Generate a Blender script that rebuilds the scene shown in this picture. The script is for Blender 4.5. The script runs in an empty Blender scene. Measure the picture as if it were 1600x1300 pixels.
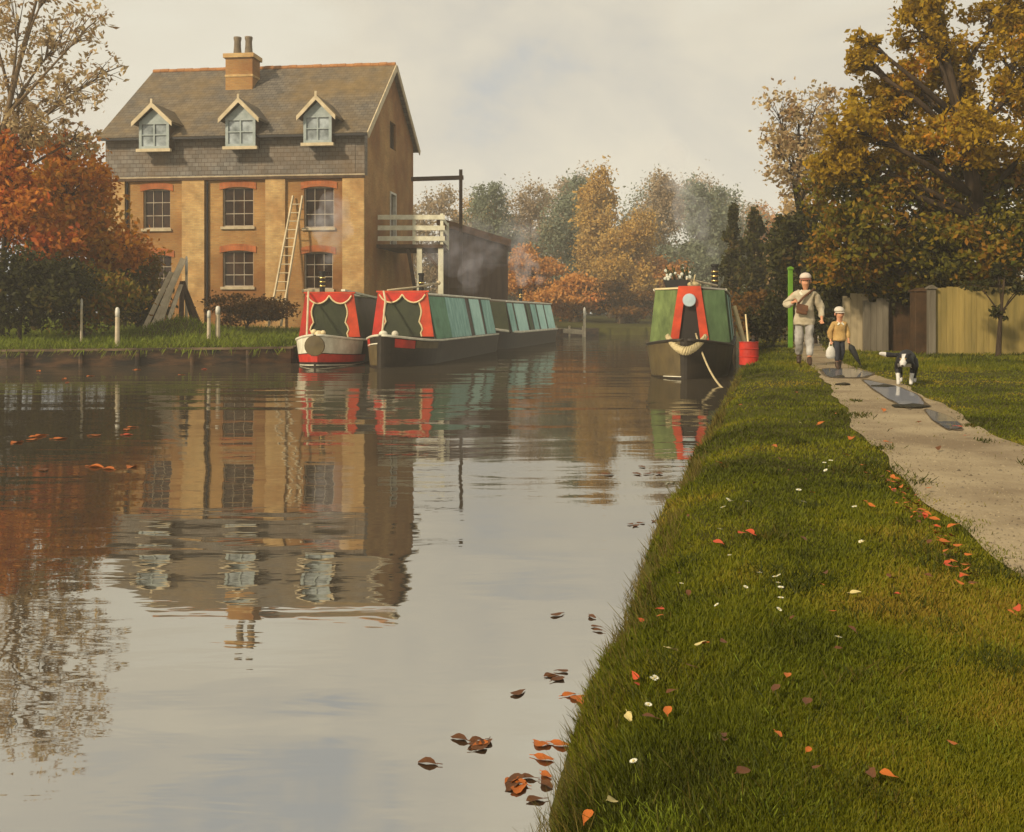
import bpy, bmesh, math, random
import numpy as np
from mathutils import Vector, Matrix
R = math.radians
random.seed(7); RNG = np.random.default_rng(11)
SC = bpy.context.scene; COL = SC.collection
# ------------------------------------------------------------------ camera, sky, sun, exposure
EYE = 1.5; FPX = 1600.0; HZ = 490.0
cam_d = bpy.data.cameras.new('camera'); cam = bpy.data.objects.new('camera', cam_d); COL.objects.link(cam)
cam.location = (0, 0, EYE); cam.rotation_euler = (R(90), 0, 0)
cam_d.sensor_width = 36; cam_d.lens = 36; cam_d.shift_y = -(650 - HZ) / 1600.0
cam_d.clip_start = 0.05; cam_d.clip_end = 3000
SC.camera = cam
SUN = Vector((-0.66, -0.66, 0.60)).normalized()
el = math.asin(SUN.z); az = math.atan2(SUN.x, SUN.y)
sd = bpy.data.lights.new('sun', 'SUN'); sd.energy = 3.3; sd.angle = R(4); sd.color = (1.0, 0.83, 0.59)
so = bpy.data.objects.new('sun', sd); COL.objects.link(so)
so.rotation_euler = SUN.to_track_quat('Z', 'Y').to_euler()
W = bpy.data.worlds.new('World'); SC.world = W; W.use_nodes = True
def world():
    nt = W.node_tree; nt.nodes.clear(); N = nt.nodes.new; L = nt.links.new
    out = N('ShaderNodeOutputWorld'); bg = N('ShaderNodeBackground'); bg.inputs['Strength'].default_value = 0.135
    sky = N('ShaderNodeTexSky'); sky.sky_type = 'NISHITA'; sky.sun_disc = False
    sky.sun_elevation = el; sky.sun_rotation = az; sky.dust_density = 3.0
    tc = N('ShaderNodeTexCoord'); mp = N('ShaderNodeMapping'); mp.inputs['Scale'].default_value = (1, 1, 1.9)
    mp.inputs['Location'].default_value = (0.35, 0.2, 0.1)
    L(tc.outputs['Generated'], mp.inputs['Vector'])
    no = N('ShaderNodeTexNoise'); no.inputs['Scale'].default_value = 2.6; no.inputs['Detail'].default_value = 7
    no.inputs['Roughness'].default_value = 0.55; no.inputs['Distortion'].default_value = 0.5
    L(mp.outputs[0], no.inputs['Vector'])
    cr = N('ShaderNodeValToRGB'); e = cr.color_ramp.elements
    e[0].position = 0.34; e[0].color = (3.2, 3.3, 3.25, 1)
    e[1].position = 0.68; e[1].color = (5.2, 4.9, 4.0, 1)
    k = cr.color_ramp.elements.new(0.42); k.color = (4.1, 3.85, 3.25, 1)
    k = cr.color_ramp.elements.new(0.55); k.color = (4.8, 4.4, 3.5, 1)
    L(no.outputs['Fac'], cr.inputs['Fac'])
    mx = N('ShaderNodeMixRGB'); mx.inputs['Fac'].default_value = 0.06
    L(cr.outputs['Color'], mx.inputs['Color1']); L(sky.outputs['Color'], mx.inputs['Color2'])
    # darker sky high overhead (thick cloud), brighter low down
    sx = N('ShaderNodeSeparateXYZ'); L(tc.outputs['Generated'], sx.inputs[0])
    mr = N('ShaderNodeMapRange'); mr.inputs['From Min'].default_value = 0.05; mr.inputs['From Max'].default_value = 0.75
    mr.inputs['To Min'].default_value = 1.0; mr.inputs['To Max'].default_value = 0.70
    L(sx.outputs['Z'], mr.inputs['Value'])
    mu = N('ShaderNodeVectorMath'); mu.operation = 'SCALE'
    L(mx.outputs['Color'], mu.inputs[0]); L(mr.outputs[0], mu.inputs['Scale'])
    L(mu.outputs[0], bg.inputs['Color']); L(bg.outputs[0], out.inputs['Surface'])
world()
SC.view_settings.view_transform = 'Standard'; SC.view_settings.look = 'None'
SC.view_settings.exposure = 0.38; SC.view_settings.gamma = 1.0
SC.cycles.use_denoising = True
SC.cycles.max_bounces = 8; SC.cycles.diffuse_bounces = 3; SC.cycles.glossy_bounces = 4
SC.cycles.transmission_bounces = 4; SC.cycles.volume_bounces = 2; SC.cycles.transparent_max_bounces = 8

def at(px, py, d):            # point seen at a photograph pixel, d metres ahead
    return Vector(((px - 800) / FPX * d, d, EYE + (HZ - py) / FPX * d))
def on(px, py, z):            # point at height z seen at that pixel
    return at(px, py, FPX * (EYE - z) / (py - HZ))

# ------------------------------------------------------------------ materials
def mat(name, c1, c2=None, scale=4, rough=0.75, bump=0.0, bscale=None, stretch=(1, 1, 1), metal=0.0, spec=0.3, ramp=(0.35, 0.65), detail=6):
    m = bpy.data.materials.new(name); m.use_nodes = True
    nt = m.node_tree; N = nt.nodes.new; L = nt.links.new; b = nt.nodes['Principled BSDF']
    b.inputs['Roughness'].default_value = rough; b.inputs['Metallic'].default_value = metal
    b.inputs['Specular IOR Level'].default_value = spec
    if c2 is None: c2 = tuple(c * 0.72 for c in c1)
    tc = N('ShaderNodeTexCoord'); mp = N('ShaderNodeMapping'); mp.inputs['Scale'].default_value = stretch
    L(tc.outputs['Object'], mp.inputs['Vector'])
    no = N('ShaderNodeTexNoise'); no.inputs['Scale'].default_value = scale; no.inputs['Detail'].default_value = detail
    no.inputs['Roughness'].default_value = 0.62
    L(mp.outputs[0], no.inputs['Vector'])
    cr = N('ShaderNodeValToRGB'); e = cr.color_ramp.elements
    e[0].position, e[1].position = ramp; e[0].color = (*c2, 1); e[1].color = (*c1, 1)
    L(no.outputs['Fac'], cr.inputs['Fac']); L(cr.outputs['Color'], b.inputs['Base Color'])
    if bump:
        n2 = N('ShaderNodeTexNoise'); n2.inputs['Scale'].default_value = bscale or scale * 4; n2.inputs['Detail'].default_value = 4
        L(mp.outputs[0], n2.inputs['Vector'])
        bp = N('ShaderNodeBump'); bp.inputs['Strength'].default_value = 0.6; bp.inputs['Distance'].default_value = bump
        L(n2.outputs['Fac'], bp.inputs['Height']); L(bp.outputs[0], b.inputs['Normal'])
    return m
def tilemat(name, cols, mortar, bw, bh, ms=0.008, rough=0.8, stain=None, stain_scale=0.35, stain_amt=0.6, vec='xz'):
    """bricks / slates: brick pattern in object space with weathering stains"""
    m = bpy.data.materials.new(name); m.use_nodes = True
    nt = m.node_tree; N = nt.nodes.new; L = nt.links.new; b = nt.nodes['Principled BSDF']
    b.inputs['Roughness'].default_value = rough; b.inputs['Specular IOR Level'].default_value = 0.25
    tc = N('ShaderNodeTexCoord'); sx = N('ShaderNodeSeparateXYZ'); L(tc.outputs['Object'], sx.inputs[0])
    ad = N('ShaderNodeMath'); ad.operation = 'ADD'; L(sx.outputs['X'], ad.inputs[0]); L(sx.outputs['Y'], ad.inputs[1])
    cx = N('ShaderNodeCombineXYZ')
    if vec == 'xz': L(ad.outputs[0], cx.inputs['X'])
    else: L(sx.outputs['X'], cx.inputs['X'])
    L(sx.outputs['Z'], cx.inputs['Y'])
    br = N('ShaderNodeTexBrick'); br.inputs['Scale'].default_value = 1.0
    br.inputs['Brick Width'].default_value = bw; br.inputs['Row Height'].default_value = bh; br.inputs['Mortar Size'].default_value = ms
    br.inputs['Color1'].default_value = (*cols[0], 1); br.inputs['Color2'].default_value = (*cols[1], 1); br.inputs['Mortar'].default_value = (*mortar, 1)
    br.inputs['Bias'].default_value = 0.0
    L(cx.outputs[0], br.inputs['Vector'])
    no = N('ShaderNodeTexNoise'); no.inputs['Scale'].default_value = stain_scale; no.inputs['Detail'].default_value = 8; no.inputs['Roughness'].default_value = 0.7
    L(tc.outputs['Object'], no.inputs['Vector'])
    cr = N('ShaderNodeValToRGB'); e = cr.color_ramp.elements
    e[0].position = 0.40; e[1].position = 0.60; e[0].color = (0, 0, 0, 1); e[1].color = (stain_amt,) * 3 + (1,)
    L(no.outputs['Fac'], cr.inputs['Fac'])
    mx = N('ShaderNodeMixRGB'); L(cr.outputs['Color'], mx.inputs['Fac']); L(br.outputs['Color'], mx.inputs['Color1'])
    mx.inputs['Color2'].default_value = (*(stain or mortar), 1)
    n3 = N('ShaderNodeTexNoise'); n3.inputs['Scale'].default_value = 2.4; n3.inputs['Detail'].default_value = 6
    L(tc.outputs['Object'], n3.inputs['Vector'])
    m3 = N('ShaderNodeMixRGB'); m3.blend_type = 'OVERLAY'; m3.inputs['Fac'].default_value = 0.55
    L(mx.outputs[0], m3.inputs['Color1']); L(n3.outputs['Fac'], m3.inputs['Color2'])
    L(m3.outputs[0], b.inputs['Base Color'])
    bp = N('ShaderNodeBump'); bp.inputs['Strength'].default_value = 0.5; bp.inputs['Distance'].default_value = 0.02; bp.invert = True
    L(br.outputs['Fac'], bp.inputs['Height']); L(bp.outputs[0], b.inputs['Normal'])
    return m
def leafmat(name, cols, scale=0.5, transl=0.35, mixn=0.55, rough=0.6, nr=(.3, .7), nd=3):
    m = bpy.data.materials.new(name); m.use_nodes = True
    nt = m.node_tree; nt.nodes.clear(); N = nt.nodes.new; L = nt.links.new
    out = N('ShaderNodeOutputMaterial'); b = N('ShaderNodeBsdfPrincipled'); b.inputs['Roughness'].default_value = rough
    b.inputs['Specular IOR Level'].default_value = 0.15
    t = N('ShaderNodeBsdfTranslucent'); ms = N('ShaderNodeMixShader'); ms.inputs[0].default_value = transl
    ge = N('ShaderNodeNewGeometry'); tc = N('ShaderNodeTexCoord')
    no = N('ShaderNodeTexNoise'); no.inputs['Scale'].default_value = scale; no.inputs['Detail'].default_value = nd
    L(tc.outputs['Object'], no.inputs['Vector'])
    mr = N('ShaderNodeMapRange'); mr.inputs['From Min'].default_value = nr[0]; mr.inputs['From Max'].default_value = nr[1]
    L(no.outputs['Fac'], mr.inputs['Value'])
    mx = N('ShaderNodeMix'); mx.data_type = 'FLOAT'; mx.inputs[0].default_value = mixn
    L(ge.outputs['Random Per Island'], mx.inputs[2]); L(mr.outputs[0], mx.inputs[3])
    cr = N('ShaderNodeValToRGB'); e = cr.color_ramp.elements; n = len(cols)
    e[0].position = 0.12; e[1].position = 0.88; e[0].color = (*cols[0], 1); e[1].color = (*cols[-1], 1)
    for i in range(1, n - 1):
        k = e.new(0.12 + 0.76 * i / (n - 1)); k.color = (*cols[i], 1)
    L(mx.outputs[0], cr.inputs['Fac']); L(cr.outputs[0], b.inputs['Base Color']); L(cr.outputs[0], t.inputs['Color'])
    L(b.outputs[0], ms.inputs[1]); L(t.outputs[0], ms.inputs[2]); L(ms.outputs[0], out.inputs['Surface'])
    return m
def glassmat(name, col=(0.02, 0.022, 0.025), rough=0.06):
    return mat(name, col, tuple(c * 1.6 for c in col), 1.5, rough, 0.004, 1.2, spec=0.9)

# ------------------------------------------------------------------ mesh helpers
class MB:
    def __init__(s): s.v = []; s.f = []; s.mi = []; s.cur = 0
    def add(s, vs, fs):
        o = len(s.v); s.v += [tuple(v) for v in vs]
        s.f += [tuple(i + o for i in f) for f in fs]; s.mi += [s.cur] * len(fs); return s
    def box(s, a, b):
        x0, y0, z0 = a; x1, y1, z1 = b
        return s.add([(x0,y0,z0),(x1,y0,z0),(x1,y1,z0),(x0,y1,z0),(x0,y0,z1),(x1,y0,z1),(x1,y1,z1),(x0,y1,z1)],
                     [(0,3,2,1),(4,5,6,7),(0,1,5,4),(1,2,6,5),(2,3,7,6),(3,0,4,7)])
    def prism(s, poly, axis, a, b):
        """extrude a 2-D polygon along an axis ('x','y','z') from a to b"""
        n = len(poly); P = {'x': lambda u, v, w: (w, u, v), 'y': lambda u, v, w: (u, w, v), 'z': lambda u, v, w: (u, v, w)}[axis]
        vs = [P(u, v, a) for u, v in poly] + [P(u, v, b) for u, v in poly]
        fs = [tuple(range(n))[::-1], tuple(range(n, 2 * n))] + [(i, (i + 1) % n, n + (i + 1) % n, n + i) for i in range(n)]
        return s.add(vs, fs)
    def beam(s, p, q, w, h=None, up=(0, 0, 1)):
        p, q = Vector(p), Vector(q); d = (q - p).normalized(); h = h or w
        u = d.cross(Vector(up)); u = u.normalized() if u.length > 1e-4 else Vector((1, 0, 0)); v = u.cross(d)
        c = [p + u*sx*w/2 + v*sy*h/2 for sx, sy in ((-1,-1),(1,-1),(1,1),(-1,1))]
        return s.add(c + [x + (q - p) for x in c], [(0,1,2,3),(7,6,5,4),(0,4,5,1),(1,5,6,2),(2,6,7,3),(3,7,4,0)])
    def tube(s, pts, rad, n=8, cap=True):
        pts = [Vector(p) for p in pts]; k = len(pts)
        rad = [rad] * k if isinstance(rad, (int, float)) else list(rad)
        vs = []; prev = None
        for i, p in enumerate(pts):
            d = (pts[min(i + 1, k - 1)] - pts[max(i - 1, 0)]).normalized()
            if prev is None:
                a = Vector((1, 0, 0)) if abs(d.x) < 0.8 else Vector((0, 1, 0)); u = d.cross(a).normalized()
            else:
                u = (prev - d * prev.dot(d)); u = u.normalized() if u.length > 1e-5 else prev
            prev = u; w = d.cross(u)
            for j in range(n):
                t = 2 * math.pi * j / n; vs.append(p + (u * math.cos(t) + w * math.sin(t)) * rad[i])
        fs = [(i*n + j, i*n + (j+1) % n, (i+1)*n + (j+1) % n, (i+1)*n + j) for i in range(k - 1) for j in range(n)]
        if cap: fs += [tuple(range(n))[::-1], tuple((k-1)*n + j for j in range(n))]
        return s.add(vs, fs)
    def lathe(s, prof, c=(0, 0, 0), n=20, sx=1, sy=1):
        vs = []; k = len(prof)
        for r, z in prof:
            for j in range(n):
                t = 2 * math.pi * j / n; vs.append((c[0] + r*sx*math.cos(t), c[1] + r*sy*math.sin(t), c[2] + z))
        fs = [(i*n + j, i*n + (j+1) % n, (i+1)*n + (j+1) % n, (i+1)*n + j) for i in range(k - 1) for j in range(n)]
        fs += [tuple(range(n))[::-1], tuple((k-1)*n + j for j in range(n))]
        return s.add(vs, fs)
    def ball(s, c, r, n=12, m=8):
        r = (r, r, r) if isinstance(r, (int, float)) else r
        vs = [(c[0], c[1], c[2] - r[2])]
        for i in range(1, m):
            a = -math.pi / 2 + math.pi * i / m
            for j in range(n):
                t = 2 * math.pi * j / n; vs.append((c[0] + r[0]*math.cos(a)*math.cos(t), c[1] + r[1]*math.cos(a)*math.sin(t), c[2] + r[2]*math.sin(a)))
        vs.append((c[0], c[1], c[2] + r[2])); T = len(vs) - 1
        fs = [(0, 1 + (j+1) % n, 1 + j) for j in range(n)]
        fs += [(1 + i*n + j, 1 + i*n + (j+1) % n, 1 + (i+1)*n + (j+1) % n, 1 + (i+1)*n + j) for i in range(m - 2) for j in range(n)]
        fs += [(T, T - n + j, T - n + (j+1) % n) for j in range(n)]
        return s.add(vs, fs)
    def build(s, name, m, parent=None, smooth=False, bevel=0.0):
        me = bpy.data.meshes.new(name); me.from_pydata(s.v, [], s.f); me.update()
        bm = bmesh.new(); bm.from_mesh(me); bmesh.ops.recalc_face_normals(bm, faces=bm.faces[:]); bm.to_mesh(me); bm.free()
        for mm in (m if isinstance(m, (list, tuple)) else [m]): me.materials.append(mm)
        if any(s.mi):
            for p, k in zip(me.polygons, s.mi): p.material_index = k
        if smooth: me.polygons.foreach_set('use_smooth', [True] * len(me.polygons))
        o = bpy.data.objects.new(name, me); COL.objects.link(o)
        if parent: o.parent = parent
        if bevel:
            bv = o.modifiers.new('bevel', 'BEVEL'); bv.width = bevel; bv.segments = 2; bv.limit_method = 'ANGLE'
        return o
def np_mesh(name, V, F, m, parent=None, smooth=False):
    V = np.asarray(V, dtype=np.float32); F = np.asarray(F, dtype=np.int32); k = F.shape[1]
    me = bpy.data.meshes.new(name); me.vertices.add(len(V)); me.vertices.foreach_set('co', V.ravel())
    me.loops.add(F.size); me.loops.foreach_set('vertex_index', F.ravel())
    me.polygons.add(len(F)); me.polygons.foreach_set('loop_start', np.arange(0, F.size, k, dtype=np.int32))
    me.polygons.foreach_set('loop_total', np.full(len(F), k, dtype=np.int32))
    if smooth: me.polygons.foreach_set('use_smooth', np.ones(len(F), dtype=bool))
    me.update(calc_edges=True); me.validate(); me.materials.append(m)
    o = bpy.data.objects.new(name, me); COL.objects.link(o)
    if parent: o.parent = parent
    return o
def empty(name, loc=(0, 0, 0), rz=0.0, rx=0.0, ry=0.0):
    o = bpy.data.objects.new(name, None); o.empty_display_size = 0.3; COL.objects.link(o)
    o.location = loc; o.rotation_euler = (rx, ry, rz); return o
def tag(o, label=None, cat=None, group=None, kind=None):
    if label: o['label'] = label
    if cat: o['category'] = cat
    if group: o['group'] = group
    if kind: o['kind'] = kind
    return o
def copy_tree(o, parent=None):
    c = o.copy(); COL.objects.link(c)
    if parent: c.parent = parent
    for ch in [x for x in bpy.data.objects if x.parent == o]: copy_tree(ch, c)
    return c

# ------------------------------------------------------------------ terrain
EY = [-14, 0, 3, 6.15, 8.5, 10.4, 15, 21.8, 25, 32, 45, 60]
EX = [-3.8, -0.6, 0.07, 0.78, 1.36, 1.86, 3.0, 4.75, 5.75, 7.4, 10.6, 15]
R_EDGE = [(x, y) for x, y in zip(EX, EY)] + [(19, 65), (30, 68), (60, 70), (400, 90)]
L_EDGE = [(-400, 20), (-40, 27), (-14, 28.4), (-8.2, 30.2), (-6.7, 31.0), (-6.1, 34), (-3.9, 44.5), (0.3, 60), (3.2, 68), (6, 71), (14, 73), (40, 78), (400, 120)]
POLY_R = R_EDGE + [(400, -14)]
POLY_L = L_EDGE + [(400, 900), (-400, 900)]
def sdist(x, y, poly, line):
    """distance to the waterside line, positive on the land"""
    x = np.asarray(x, float); y = np.asarray(y, float); best = np.full(x.shape, 1e9)
    for (x0, y0), (x1, y1) in zip(line[:-1], line[1:]):
        dx, dy = x1 - x0, y1 - y0; t = np.clip(((x - x0)*dx + (y - y0)*dy) / (dx*dx + dy*dy), 0, 1)
        best = np.minimum(best, np.hypot(x - x0 - t*dx, y - y0 - t*dy))
    ins = np.zeros(x.shape, bool); n = len(poly)
    for i in range(n):
        x0, y0 = poly[i]; x1, y1 = poly[(i + 1) % n]
        if y0 == y1: continue
        c = ((y0 > y) != (y1 > y)) & (x < (x1 - x0) * (y - y0) / (y1 - y0) + x0); ins ^= c
    return np.where(ins, best, -best)
def wob(x, y):
    return (np.sin(x*1.9 + 1.3*np.sin(y*0.8)) * np.sin(y*1.4 + 0.7*np.sin(x*1.1)) * 0.5 + np.sin(x*4.7 + y*2.2) * np.sin(y*3.9 - x*1.7) * 0.25)
PLY = [1.0, 3.4, 4.3, 6.4, 8.4, 11.4, 15, 17.8, 22, 28, 36, 50]
PLX = [1.0, 1.80, 1.98, 2.42, 2.86, 3.66, 4.6, 5.28, 6.2, 7.7, 9.9, 14]
PRX = [2.0, 2.8, 3.05, 3.5, 3.98, 4.75, 5.65, 6.15, 7.0, 8.6, 10.8, 15]
def pl(y): return np.interp(y, PLY, PLX) + 0.03*np.sin(np.asarray(y)*1.9) + 0.018*np.sin(np.asarray(y)*5.3 + 1)
def pr(y): return np.interp(y, PLY, PRX) + 0.035*np.sin(np.asarray(y)*1.7 + 2) + 0.018*np.sin(np.asarray(y)*5.1)
def in_path(x, y, m=0.0): return (x > pl(y) - m) & (x < pr(y) + m) & (y < 50)
RP = ([-3, -0.5, 0.0, 0.07, 0.16, 0.3, 0.6, 1.1, 4], [-0.9, -0.6, -0.12, 0.12, 0.32, 0.42, 0.5, 0.5, 0.5])
LP = ([-3, -0.3, 0.32, 0.34, 2.0, 13, 60], [-0.9, -0.9, -0.7, 0.5, 0.62, 1.0, 1.4])
def ground(x, y):
    x = np.asarray(x, float); y = np.asarray(y, float)
    jag = 0.03*np.sin(y*2.3) + 0.025*np.sin(y*5.9 + 1) + 0.015*np.sin(y*13) - .03
    dr = sdist(x, y, POLY_R, R_EDGE) + jag * (y < 40); dl = sdist(x, y, POLY_L, L_EDGE)
    zr = np.interp(dr, *RP) + np.where(dr > 0.4, 0.035 * wob(x, y) * np.clip((dr - 0.4) / 0.5, 0, 1), 0)
    zr = np.where(in_path(x, y, 0.05), 0.494, zr)
    zl = np.interp(dl, *LP) + np.where(dl > 0.5, 0.05 * wob(x*0.7, y*0.7), 0)
    mx, my = -11.3, 35.0
    zl = zl + 0.62 * np.exp(-(((x - mx) / 1.2)**2 + ((y - my) / 1.3)**2)) * (dl > 0)
    return np.where(dr > dl, zr, zl)
def gz(x, y): return float(ground(np.array([x]), np.array([y]))[0])

m_ground = mat('turf', (0.080, 0.078, 0.010), (0.036, 0.032, 0.007), 1.3, 0.9, 0.03, 40, spec=0.1, ramp=(0.3, 0.7))
def seg(a, b, s): return list(np.arange(a, b, s))
gx = np.array(sorted(set([-400, -250, -160, -110, -80, -60, -48] + seg(-40, -16, 1.0) + seg(-16, -4, 0.3) + seg(-4, -1.2, 0.15) + seg(-1.2, 6, 0.05) + seg(6, 14, 0.14) + seg(14, 40, 0.8) + [40, 48, 60, 80, 110, 160, 250, 400])))
gy = np.array(seg(-14, 1, 1.0) + seg(1, 9, 0.07) + seg(9, 26, 0.17) + seg(26, 76, 0.33) + [76, 78, 81, 85, 90, 100, 115, 140, 180, 240, 330, 480, 700, 900])
GX, GY = np.meshgrid(gx, gy); GZ = ground(GX, GY)
nx, ny = len(gx), len(gy)
idx = np.arange(nx * ny).reshape(ny, nx)
F = np.stack([idx[:-1, :-1], idx[:-1, 1:], idx[1:, 1:], idx[1:, :-1]], -1).reshape(-1, 4)
tag(np_mesh('ground', np.stack([GX, GY, GZ], -1).reshape(-1, 3), F, m_ground, smooth=True), kind='structure')

def water_mat(name, body, ior, rough, bumps, refl_amt=1.0):
    m = bpy.data.materials.new(name); m.use_nodes = True
    nt = m.node_tree; nt.nodes.clear(); N = nt.nodes.new; L = nt.links.new
    out = N('ShaderNodeOutputMaterial'); d = N('ShaderNodeBsdfDiffuse'); g = N('ShaderNodeBsdfGlossy'); f = N('ShaderNodeFresnel'); ms = N('ShaderNodeMixShader')
    d.inputs['Color'].default_value = (*body, 1); g.inputs['Color'].default_value = (0.98, 0.97, 0.92, 1); g.inputs['Roughness'].default_value = rough
    f.inputs['IOR'].default_value = ior
    tc = N('ShaderNodeTexCoord'); last = None
    for sc, st, dist, det in bumps:
        mp = N('ShaderNodeMapping'); mp.inputs['Scale'].default_value = st; L(tc.outputs['Object'], mp.inputs['Vector'])
        no = N('ShaderNodeTexNoise'); no.inputs['Scale'].default_value = sc; no.inputs['Detail'].default_value = det; no.inputs['Distortion'].default_value = 0.4
        L(mp.outputs[0], no.inputs['Vector'])
        bp = N('ShaderNodeBump'); bp.inputs['Distance'].default_value = dist; bp.inputs['Strength'].default_value = 1.0
        L(no.outputs['Fac'], bp.inputs['Height'])
        if last: L(last.outputs[0], bp.inputs['Normal'])
        last = bp
    if last:
        L(last.outputs[0], g.inputs['Normal']); L(last.outputs[0], f.inputs['Normal'])
    fm = N('ShaderNodeMath'); fm.operation = 'MULTIPLY'; fm.inputs[1].default_value = refl_amt; L(f.outputs[0], fm.inputs[0])
    L(fm.outputs[0], ms.inputs[0]); L(d.outputs[0], ms.inputs[1]); L(g.outputs[0], ms.inputs[2]); L(ms.outputs[0], out.inputs['Surface'])
    return m
m_water = water_mat('canal water', (0.055, 0.045, 0.032), 12.0, 0.02, [(0.30, (0.18, 2.0, 1), 0.026, 1), (0.45, (0.5, 1.6, 1), 0.014, 2), (2.2, (0.6, 1.7, 1), 0.0028, 3)])
tag(np_mesh('water', [(-400, -14, 0), (400, -14, 0), (400, 140, 0), (-400, 140, 0)], [(0, 1, 2, 3)], m_water), kind='structure')

# path
m_path = mat('wet gravel path', (0.36, 0.285, 0.17), (0.20, 0.145, 0.08), 1.1, 0.6, 0.016, 38, spec=0.3, ramp=(.38, .62), detail=12)
py_ = np.array(seg(1.0, 20, 0.12) + seg(20, 50, 0.5)); nu = 14
PX = np.stack([pl(py_) + (pr(py_) - pl(py_)) * k / (nu - 1) for k in range(nu)], 1); PY = np.repeat(py_[:, None], nu, 1)
PZ = 0.505 + 0.0015 * wob(PX*2, PY*2)
idx = np.arange(PX.size).reshape(PX.shape)
F = np.stack([idx[:-1, :-1], idx[:-1, 1:], idx[1:, 1:], idx[1:, :-1]], -1).reshape(-1, 4)
tag(np_mesh('path', np.stack([PX, PY, PZ], -1).reshape(-1, 3), F, m_path, smooth=True), kind='structure')
m_puddle = water_mat('puddle water', (0.24, 0.25, 0.28), 1.25, 0.03, [(3, (1, 1, 1), 0.001, 2)], refl_amt=.7)  # pale blue-grey body stands in for reflected sky; true reflection scaled down
m_mud = mat('wet mud', (0.13, 0.095, 0.05), (0.07, 0.05, 0.028), 6, .35, .012, 40, spec=.5)
def puddle(pts):
    c = np.mean(np.array(pts), 0); P = []
    for i in range(len(pts)):          # smooth closed outline
        p0, p1, p2, p3 = [np.array(pts[(i + k - 1) % len(pts)]) for k in range(4)]
        for t in np.linspace(0, 1, 6)[:-1]:
            P.append(0.5*((2*p1) + (-p0 + p2)*t + (2*p0 - 5*p1 + 4*p2 - p3)*t*t + (-p0 + 3*p1 - 3*p2 + p3)*t**3))
    rnd = random.Random(len(pts)); ctr = c
    P = [ctr + (p - ctr) * (1 + .04*math.sin(k*1.3) + .03*math.sin(k*.63 + 2) + rnd.uniform(-.02, .02)) for k, p in enumerate(P)]
    Wt = [ctr + (p - ctr) * (1.08 + .04*math.sin(k*.9) + rnd.uniform(0, .05)) for k, p in enumerate(P)]
    mb = MB(); mb.add([(p[0], p[1], 0.5105) for p in Wt], [tuple(range(len(Wt)))]); tag(mb.build('mud', m_mud), kind='structure')
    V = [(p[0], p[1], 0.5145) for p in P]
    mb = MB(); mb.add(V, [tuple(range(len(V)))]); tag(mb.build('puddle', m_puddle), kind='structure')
def pud(pxs): puddle([tuple(on(px, py, 0.52)[:2]) for px, py in pxs])
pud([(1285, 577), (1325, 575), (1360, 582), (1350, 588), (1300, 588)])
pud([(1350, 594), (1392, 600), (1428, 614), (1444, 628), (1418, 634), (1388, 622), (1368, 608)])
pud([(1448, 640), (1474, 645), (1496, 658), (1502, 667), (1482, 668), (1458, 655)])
# clods / dark tussocks at the puddle edge
m_clod = mat('wet earth clod', (0.035, 0.028, 0.012), (0.015, 0.014, 0.008), 8, 0.85, 0.02, 20)
for px, py, w, lab in [(1378, 603, .30, 'dark flat earth clod at the far end of the long puddle'), (1422, 634, .38, 'widest dark muddy clod, at the near edge of the puddle beside the dog'),
                       (1312, 588, .16, 'small brown clod on the path just in front of the child'), (1316, 600, .2, 'brown earth lump on the path second in front of the child')]:
    p = on(px, py, 0.52); mb = MB(); mb.ball((0, 0, 0), (w/2, w*0.42, 0.022), 14, 8)
    mb.v = [(x*(1 + .25*math.sin(5*math.atan2(y, x) + px)), y*(1 + .2*math.sin(3*math.atan2(y, x))), z*(1 + .3*math.sin(x*30))) for x, y, z in mb.v]
    o = mb.build('earth_clod', m_clod, smooth=True); o.location = (p.x, p.y, 0.517); tag(o, lab, 'clod', 'earth clods along the path')

# loose stones pressed into the path
rng = np.random.default_rng(31); n = 6500; y = 3.2 * (22/3.2) ** rng.random(n); u = rng.random(n); u = np.where(rng.random(n) < .45, u**2.2 * .5 * np.where(rng.random(n) < .5, 1, 1), u); x = pl(y) + (pr(y) - pl(y)) * (.01 + .98*u)
r = rng.uniform(.003, .011, n) * (1 + (rng.random(n) < .03)*1.0); a = rng.uniform(0, 6.28, n)
ring = [np.stack([x + r*np.cos(a + k*1.5708)*rng.uniform(.7, 1.2, n), y + r*np.sin(a + k*1.5708)*rng.uniform(.7, 1.2, n), np.full(n, .503)], 1) for k in range(4)]
V = np.stack(ring + [np.stack([x + r*.2, y, .506 + r*.55], 1)], 1).reshape(-1, 3); q = np.arange(n)*5
F = np.concatenate([np.stack([q + k, q + (k + 1) % 4, q + 4], 1) for k in range(4)])
tag(np_mesh('gravel', V, F, leafmat('path stones', [(.10, .075, .045), (.22, .18, .12), (.30, .24, .15), (.38, .31, .20)], 2, 0.0, .3)), 'small loose stones scattered over the towpath', 'gravel', kind='stuff')

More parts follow.
